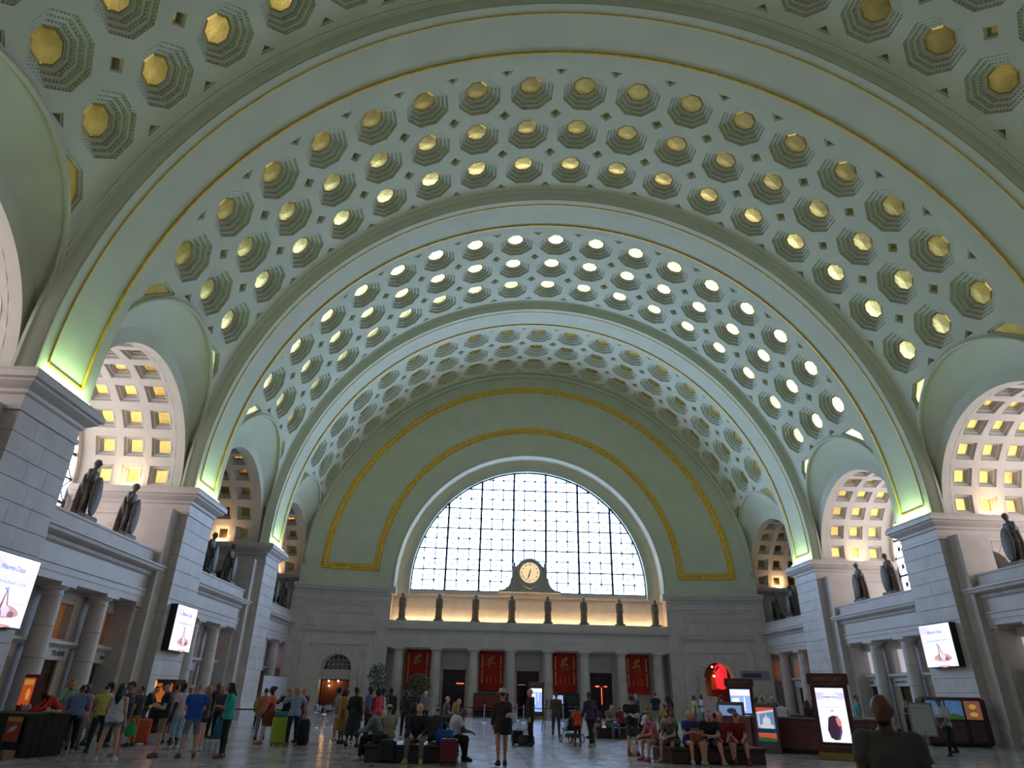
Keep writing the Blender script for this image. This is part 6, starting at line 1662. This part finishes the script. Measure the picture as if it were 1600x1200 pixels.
# --- group in front of the lattice-topped door
P('girl in a grey top and white shorts', G(521, 1157), RGT+.3, pz='stand', sex='f', skin='tan', shirt=(.24, .25, .28), legs='brief', lcol=(.6, .6, .62), shoe=(.6, .6, .6), hair='curly', hcol='black', H=1.70, sleeve='half')
P('woman in a mustard dress', G(531, 1162), RGT-.2, pz='stand', sex='f', skin='brown', shirt=(.34, .19, .03), sleeve='half', legs='none', lcol=(.30, .17, .03), skirt=.55, shoe=BLK, hair='bob', hcol='black', H=1.70)
P('person in black jacket and long dark skirt', G(548, 1167), AW_-.4, pz='wide', sex='f', skin='brown', shirt=BLK, sleeve='long', legs='capri', lcol=(.014, .016, .022), skirt=.62, shoe=BLK, hair='bun', hcol='black', H=1.74)
P('person in a coral T-shirt partly hidden by the black jacket', at(561, 28), CAMF, pz='stand', skin='tan', shirt=(.50, .12, .07), lcol=BLK, hcol='black', H=1.60)
P('man in a blue checked shirt with a red lanyard and black trousers', G(570, 1162), RGT-.1, pz='stand', skin='dark', shirt=(.10, .12, .34), sleeve='half', lcol=BLK, hcol='black', H=1.84)
P('woman in a hot pink sleeveless top and white trousers', G(584, 1166), LFT-.9, pz='stand', sex='f', skin='brown', shirt=(.75, .06, .14), sleeve='none', lcol=(.50, .48, .52), shoe=BLK, hair='bob', hcol='black', H=1.76)
P('woman in a white vest and jeans behind the hot pink top', at(598, 27), AW_, pz='stand', sex='f', skin='brown', shirt=(.60, .60, .62), sleeve='none', lcol=(.08, .11, .18), hair='curly', hcol='black', H=1.72)
P('tall person in dark clothes with hair in a bun', at(611, 30), AW_+.2, pz='stand', sex='f', skin='dark', shirt=BLK, sleeve='long', lcol=BLK, hair='bun', hcol='black', H=1.76)
# --- first island bench
P('seated man in a grey-green shirt facing away from the bench', (-7.05, 20.35), LFT+.05, pz='sitlean', skin='dark', shirt=(.17, .22, .20), sleeve='long', lcol=BLK, shoe=(.6, .58, .55), hcol='black', H=1.80)
P('person in a beige cap seated behind the grey-green shirt', (-6.9, 21.15), AW_+.5, pz='sit', skin='tan', shirt=(.35, .33, .22), hat='cap', hatcol=(.46, .40, .26), lcol=KHAKI, H=1.74)
P('grey-haired man with glasses in a navy jacket and grey trousers seated on the bench', (-5.95, 19.95), CAMF-.15, pz='sit', skin='light', shirt=(.012, .016, .028), sleeve='long', lcol=(.17, .17, .17), shoe=(.45, .42, .1), hcol='grey', H=1.82)
P('dark-haired woman seated at the back of the first bench', (-6.25, 21.3), AW_-.3, pz='sit', sex='f', skin='tan', shirt=(.03, .03, .04), sleeve='long', hair='bob', hcol='black', lcol=BLK, H=1.74)
P('person in a charcoal hooded top seated with back turned', (-5.55, 21.2), AW_, pz='sitlean', skin='tan', shirt=(.03, .032, .036), sleeve='long', hcol='black', lcol=BLK, H=1.80)
P('blonde woman seated behind the big man in white', (-5.0, 21.5), AW_+.3, pz='sit', sex='f', skin='light', shirt=(.12, .10, .10), hair='bob', hcol='blond', lcol=BLK, H=1.80)
P('big man in a white polo seated at the end of the bench', (-5.15, 20.6), RGT+.25, pz='sitlean', girth=1.3, skin='brown', shirt=(.62, .60, .66), lcol=BLK, shoe=BLK, hair='bald', H=1.86)
P('grey-haired man seated among the cafe crowd', at(665, 36), AW_, pz='stand', skin='pink', shirt=(.2, .2, .22), hcol='white', lcol=BLK, H=1.70)
P('white-haired man in a grey shirt seated beside the bald man', (at(697, 33)[0], 33), RGT+.3, pz='sit', skin='light', shirt=(.13, .14, .16), hcol='white', lcol=KHAKI, H=1.80, z=.12)
P('bald man in a pale blue shirt seated with a newspaper', (at(711, 32.6)[0], 32.3), RGT+.2, pz='sitphone', skin='pink', shirt=(.34, .44, .55), legs='shorts', lcol=(.14, .11, .07), shoe=BLK, hair='bald', H=1.80, z=.1)
bench(at(705, 32.8)[0]-.35, 32.8, 1.6, 1.2, 0, 'dark wooden island bench with the bald man and the white-haired man')
r = empty('newspaper', (at(711, 32.6)[0]+.48, 32.36, 1.0), -.3); tag(r, 'folded newspaper held by the bald man in pale blue', 'newspaper')
b = MB(); b.box(-.16, -.12, 0, .16, .12, .012); b.build('pages', paint((.55, .55, .55)), r)
P('dark-haired person in black seated before the potted tree', at(635, 31), AW_-.4, pz='stand', sex='f', skin='brown', shirt=(.04, .03, .03), sleeve='long', hair='bun', hcol='black', lcol=BLK, H=1.62)
# --- centre of the hall
P('woman in a straw hat and brown top walking away with bare legs', G(783, 1197), AW_+.1, pz='walk', sex='f', skin='tan', shirt=(.055, .028, .024), sleeve='long', coat=.42, legs='brief', lcol=(.10, .05, .04), shoe=BLK, hair='short', hcol='brown', hat='fedora', hatcol=(.58, .52, .42), H=1.76)
P('older man in a dark suit and white shirt', G(829, 1166), LFT+.05, pz='stand', skin='pink', shirt=(.010, .010, .014), sleeve='long', coat=.35, lcol=(.010, .010, .014), shoe=BLK, hcol='white', H=1.85, girth=1.12)
P('man in an olive jacket and jeans facing the ticket machine', G(869, 1149), AW_-.35, pz='phone', skin='tan', shirt=(.07, .065, .05), sleeve='long', lcol=(.025, .04, .07), hcol='black', H=1.76)
P('small boy in a bright orange T-shirt', G(903, 1166), AW_+.15, pz='stand', sex='k', skin='brown', shirt=(.80, .10, .02), legs='shorts', lcol=(.05, .02, .015), shoe=(.15, .08, .06), hcol='black', H=1.24)
P('woman in a dark purple top and black trousers pushing the stroller', G(924, 1168), LFT-1.1, pz='walk', sex='f', skin='brown', shirt=(.045, .035, .085), sleeve='long', lcol=BLK, shoe=(.3, .28, .26), hcol='black', hair='bun', H=1.78)
P('woman in a dark top seated at the left end of the second bench', (1.05, 32.0), LFT+.6, pz='sitphone', sex='f', skin='pink', shirt=(.06, .04, .06), lcol=(.45, .28, .28), hair='bob', hcol='brown', H=1.70, legs='capri')
P('man in grey looking at a lit phone on the second bench', (1.55, 31.95), CAMF+.5, pz='sitphone', skin='light', shirt=(.15, .15, .17), lcol=DENIM, hcol='brown', H=1.78)
P('person in a maroon top seated with back turned on the second bench', (2.35, 33.1), AW_, pz='sitlean', skin='tan', shirt=(.14, .02, .05), sleeve='long', hcol='brown', lcol=BLK, H=1.74)
P('person in a dark coat seated at the right end of the second bench', (3.05, 32.4), RGT, pz='sitlean', skin='tan', shirt=(.03, .032, .036), sleeve='long', lcol=(.04, .045, .05), hcol='black', H=1.74)
P('man in a black T-shirt and cap reading a booklet', G(990, 1180), CAMF-.05, pz='phone', skin='light', shirt=BLK, legs='shorts', lcol=(.05, .06, .07), shoe=(.04, .05, .1), hat='cap', hatcol=(.03, .03, .035), H=1.72, girth=1.08)
r = empty('booklet', (G(990, 1180)[0]+.03, G(990, 1180)[1]-.36, 1.06), .1); tag(r, 'open white booklet held by the man in black T-shirt and cap', 'booklet')
for s in (-1, 1): b = MB(); b.poly([(0, -.02, 0), (s*.15, -.05, .05), (s*.15, .12, .16), (0, .14, .10)]); b.build('page', paint((.5, .5, .52)), r)
P('young man with a rucksack standing beyond the second bench', at(995, 38), LFT, pz='oneup', skin='light', shirt=(.08, .07, .14), lcol=DENIM, hcol='brown', H=1.80)
P('man in a navy polo and khaki shorts looking at the far wall', G(1027, 1139), AW_, pz='stand', skin='tan', shirt=(.012, .018, .045), legs='shorts', lcol=(.22, .19, .15), shoe=(.05, .05, .06), hcol='black', H=1.88, sock=(.08, .08, .08))
P('woman with long dark hair in a brown dress', at(1046, 30), LFT-.3, pz='sit', sex='f', skin='dark', shirt=(.10, .05, .04), hair='long', hcol='black', lcol=(.1, .05, .04), H=1.80, z=.3)
P('child in a yellow scarf beside the woman in brown', at(1037, 29.5), CAMF, pz='stand', sex='k', skin='brown', shirt=(.45, .36, .04), lcol=BLK, hcol='black', H=1.36)
# --- third island bench
P('girl in a pink shirt and white cap seated on the bench', (1.0, 21.75), LFT+.35, pz='sitlean', sex='k', skin='pink', shirt=(.50, .15, .20), legs='brief', lcol=(.10, .14, .30), shoe=(.6, .15, .2), hat='cap', hatcol=(.68, .68, .75), hcol='blond', hair='tail', H=1.60)
P('teenager in a dark grey shirt hunched beside the girl in pink', (1.42, 21.35), LFT+.75, pz='sitlean', skin='light', shirt=(.09, .09, .085), legs='shorts', lcol=(.2, .15, .1), shoe=(.5, .5, .46), hcol='brown', H=1.72)
P('woman in a blue T-shirt holding a phone on the bench', (1.78, 21.05), CAMF+.15, pz='sitphone', sex='f', skin='pink', shirt=(.02, .06, .24), legs='brief', lcol=(.03, .04, .09), shoe=(.4, .42, .5), hair='bob', hcol='blond', H=1.76)
P('man in a black T-shirt leaning forward with folded arms', (2.38, 21.05), CAMF-.2, pz='sitfold', skin='pink', shirt=BLK, legs='shorts', lcol=(.22, .23, .25), shoe=(.3, .3, .15), hcol='brown', H=1.84, girth=1.12)
P('boy in a red T-shirt squeezed between the man in black and the capped boy', (2.80, 21.25), CAMF-.15, pz='sit', sex='k', skin='pink', shirt=(.34, .03, .03), legs='shorts', lcol=(.06, .06, .07), shoe=BLK, hcol='brown', H=1.64)
P('boy in a dark red T-shirt and cap with red shoes', (3.25, 21.15), CAMF-.25, pz='sit', sex='k', skin='pink', shirt=(.22, .012, .015), legs='shorts', lcol=(.13, .12, .11), shoe=(.40, .02, .02), hat='cap', hatcol=(.12, .08, .12), hcol='brown', H=1.62, sock=(.1, .1, .1))
P('fair-haired woman in a red top seated with back turned', (2.35, 22.2), AW_+.1, pz='sitlean', sex='f', skin='pink', shirt=(.30, .05, .05), hair='bob', hcol='blond', lcol=DENIM, H=1.78)
P('dark-haired boy seated at the back of the third bench', (3.0, 22.2), AW_, pz='sit', sex='k', skin='tan', shirt=(.1, .1, .1), hcol='black', lcol=BLK, H=1.56)
P('woman with a ponytail raising a hand behind the third bench', (1.55, 22.25), AW_-.3, pz='situp', sex='f', skin='light', shirt=(.3, .28, .22), hair='tail', hcol='brown', lcol=DENIM, H=1.74)
# --- by the information desk
P('woman in a pale yellow T-shirt with dark ponytail', at(1084, 40), LFT, pz='stand', sex='f', skin='brown', shirt=(.48, .48, .22), lcol=DENIM, hair='tail', hcol='black', H=1.72)
P('man in a white T-shirt with a phone', at(1098, 41), LFT+.2, pz='phone', skin='brown', shirt=(.56, .57, .62), lcol=DENIM, hcol='black', H=1.86)
P('man in a sky blue shirt next to the pink placard', at(1127, 34), AW_, pz='stand', skin='tan', shirt=(.12, .25, .42), sleeve='half', lcol=BLK, hcol='black', H=1.80, girth=1.15)
P('person in a dark top behind the blue screen kiosk', at(1181, 33), LFT+.3, pz='stand', sex='f', skin='brown', shirt=(.05, .04, .04), hcol='black', hair='bun', lcol=BLK, H=1.70)
P('older person in a sage green shirt at the information desk', at(1190, 31.9), CAMF+.3, pz='stand', skin='light', shirt=(.22, .26, .22), sleeve='half', hcol='white', lcol=KHAKI, H=1.82)
P('man with an orange scarf and blue jacket at the information desk', at(1206, 33.1), CAMF-.4, pz='bend', skin='pink', shirt=(.05, .07, .14), sleeve='long', hcol='white', lcol=BLK, H=1.84)
P('clerk in a black waistcoat and white sleeves inside the information desk', (DC.x-.6, DC.y-.2), AW_-.3, pz='reach', skin='brown', shirt=(.50, .50, .56), sleeve='long', lcol=BLK, hcol='black', H=1.80)
P('woman with long hair in black at the counter of the information desk', (DC.x+.6, DC.y+.2), RGT+.3, pz='stand', sex='f', skin='tan', shirt=(.03, .02, .022), sleeve='long', hair='long', hcol='brown', lcol=BLK, H=1.62)
P('clerk in a white blouse bending over the counter', (DC.x+1.25, DC.y-.3), CAMF-.6, pz='bend', sex='f', skin='brown', shirt=(.40, .38, .34), hair='short', hcol='black', lcol=BLK, H=1.66)
P('man in a grey shirt behind the information desk', at(1270, 32), LFT+.2, pz='stand', skin='tan', shirt=(.08, .08, .10), sleeve='long', hcol='black', lcol=BLK, H=1.82)
# --- right hand side
P('man in a turquoise shirt and dark trousers', G(1350, 1161), RGT-.2, pz='stand', skin='tan', shirt=(.10, .33, .36), sleeve='half', lcol=(.03, .035, .05), hcol='black', H=1.92)
P('bald bearded man in an olive T-shirt passing close by', (ondepth(1374, 6.2).x, 6.2), CAMF-.4, pz='near', skin='brown', shirt=(.085, .08, .062), hair='bald', hcol='black', beard=True, lcol=DENIM, H=1.77, girth=1.1)
P('woman in a black vest top near the MASSACHUSETTS door', at(1414, 33), LFT+.4, pz='phone', sex='f', skin='light', shirt=BLK, sleeve='none', lcol=(.06, .02, .05), hair='tail', hcol='auburn', H=1.74)
P('person with dark hair behind the notice stand', at(1437, 34), AW_, pz='stand', sex='f', skin='brown', shirt=BLK, hcol='black', hair='bun', lcol=BLK, H=1.74)
P('man in a pale blue shirt and dark trousers striding while reading', G(1489, 1181), LFT+.35, pz='stride', skin='tan', shirt=(.44, .50, .60), sleeve='half', lcol=(.012, .014, .02), shoe=BLK, hat='cap', hatcol=(.05, .05, .06), H=1.90, hcol='black', girth=1.05)
r = empty('shoulder_pouch', (G(1489, 1181)[0]-.36, G(1489, 1181)[1]-.2, .95), .3); tag(r, 'grey pouch in front of the man striding in pale blue', 'bag')
b = MB(); bevbox(b, -.16, -.08, 0, .16, .08, .26, .03); b.build('body', paint((.16, .16, .17)), r); b = MB(); b.box(-.17, -.09, .16, .17, -.075, .27); b.build('flap', paint((.10, .10, .11)), r)
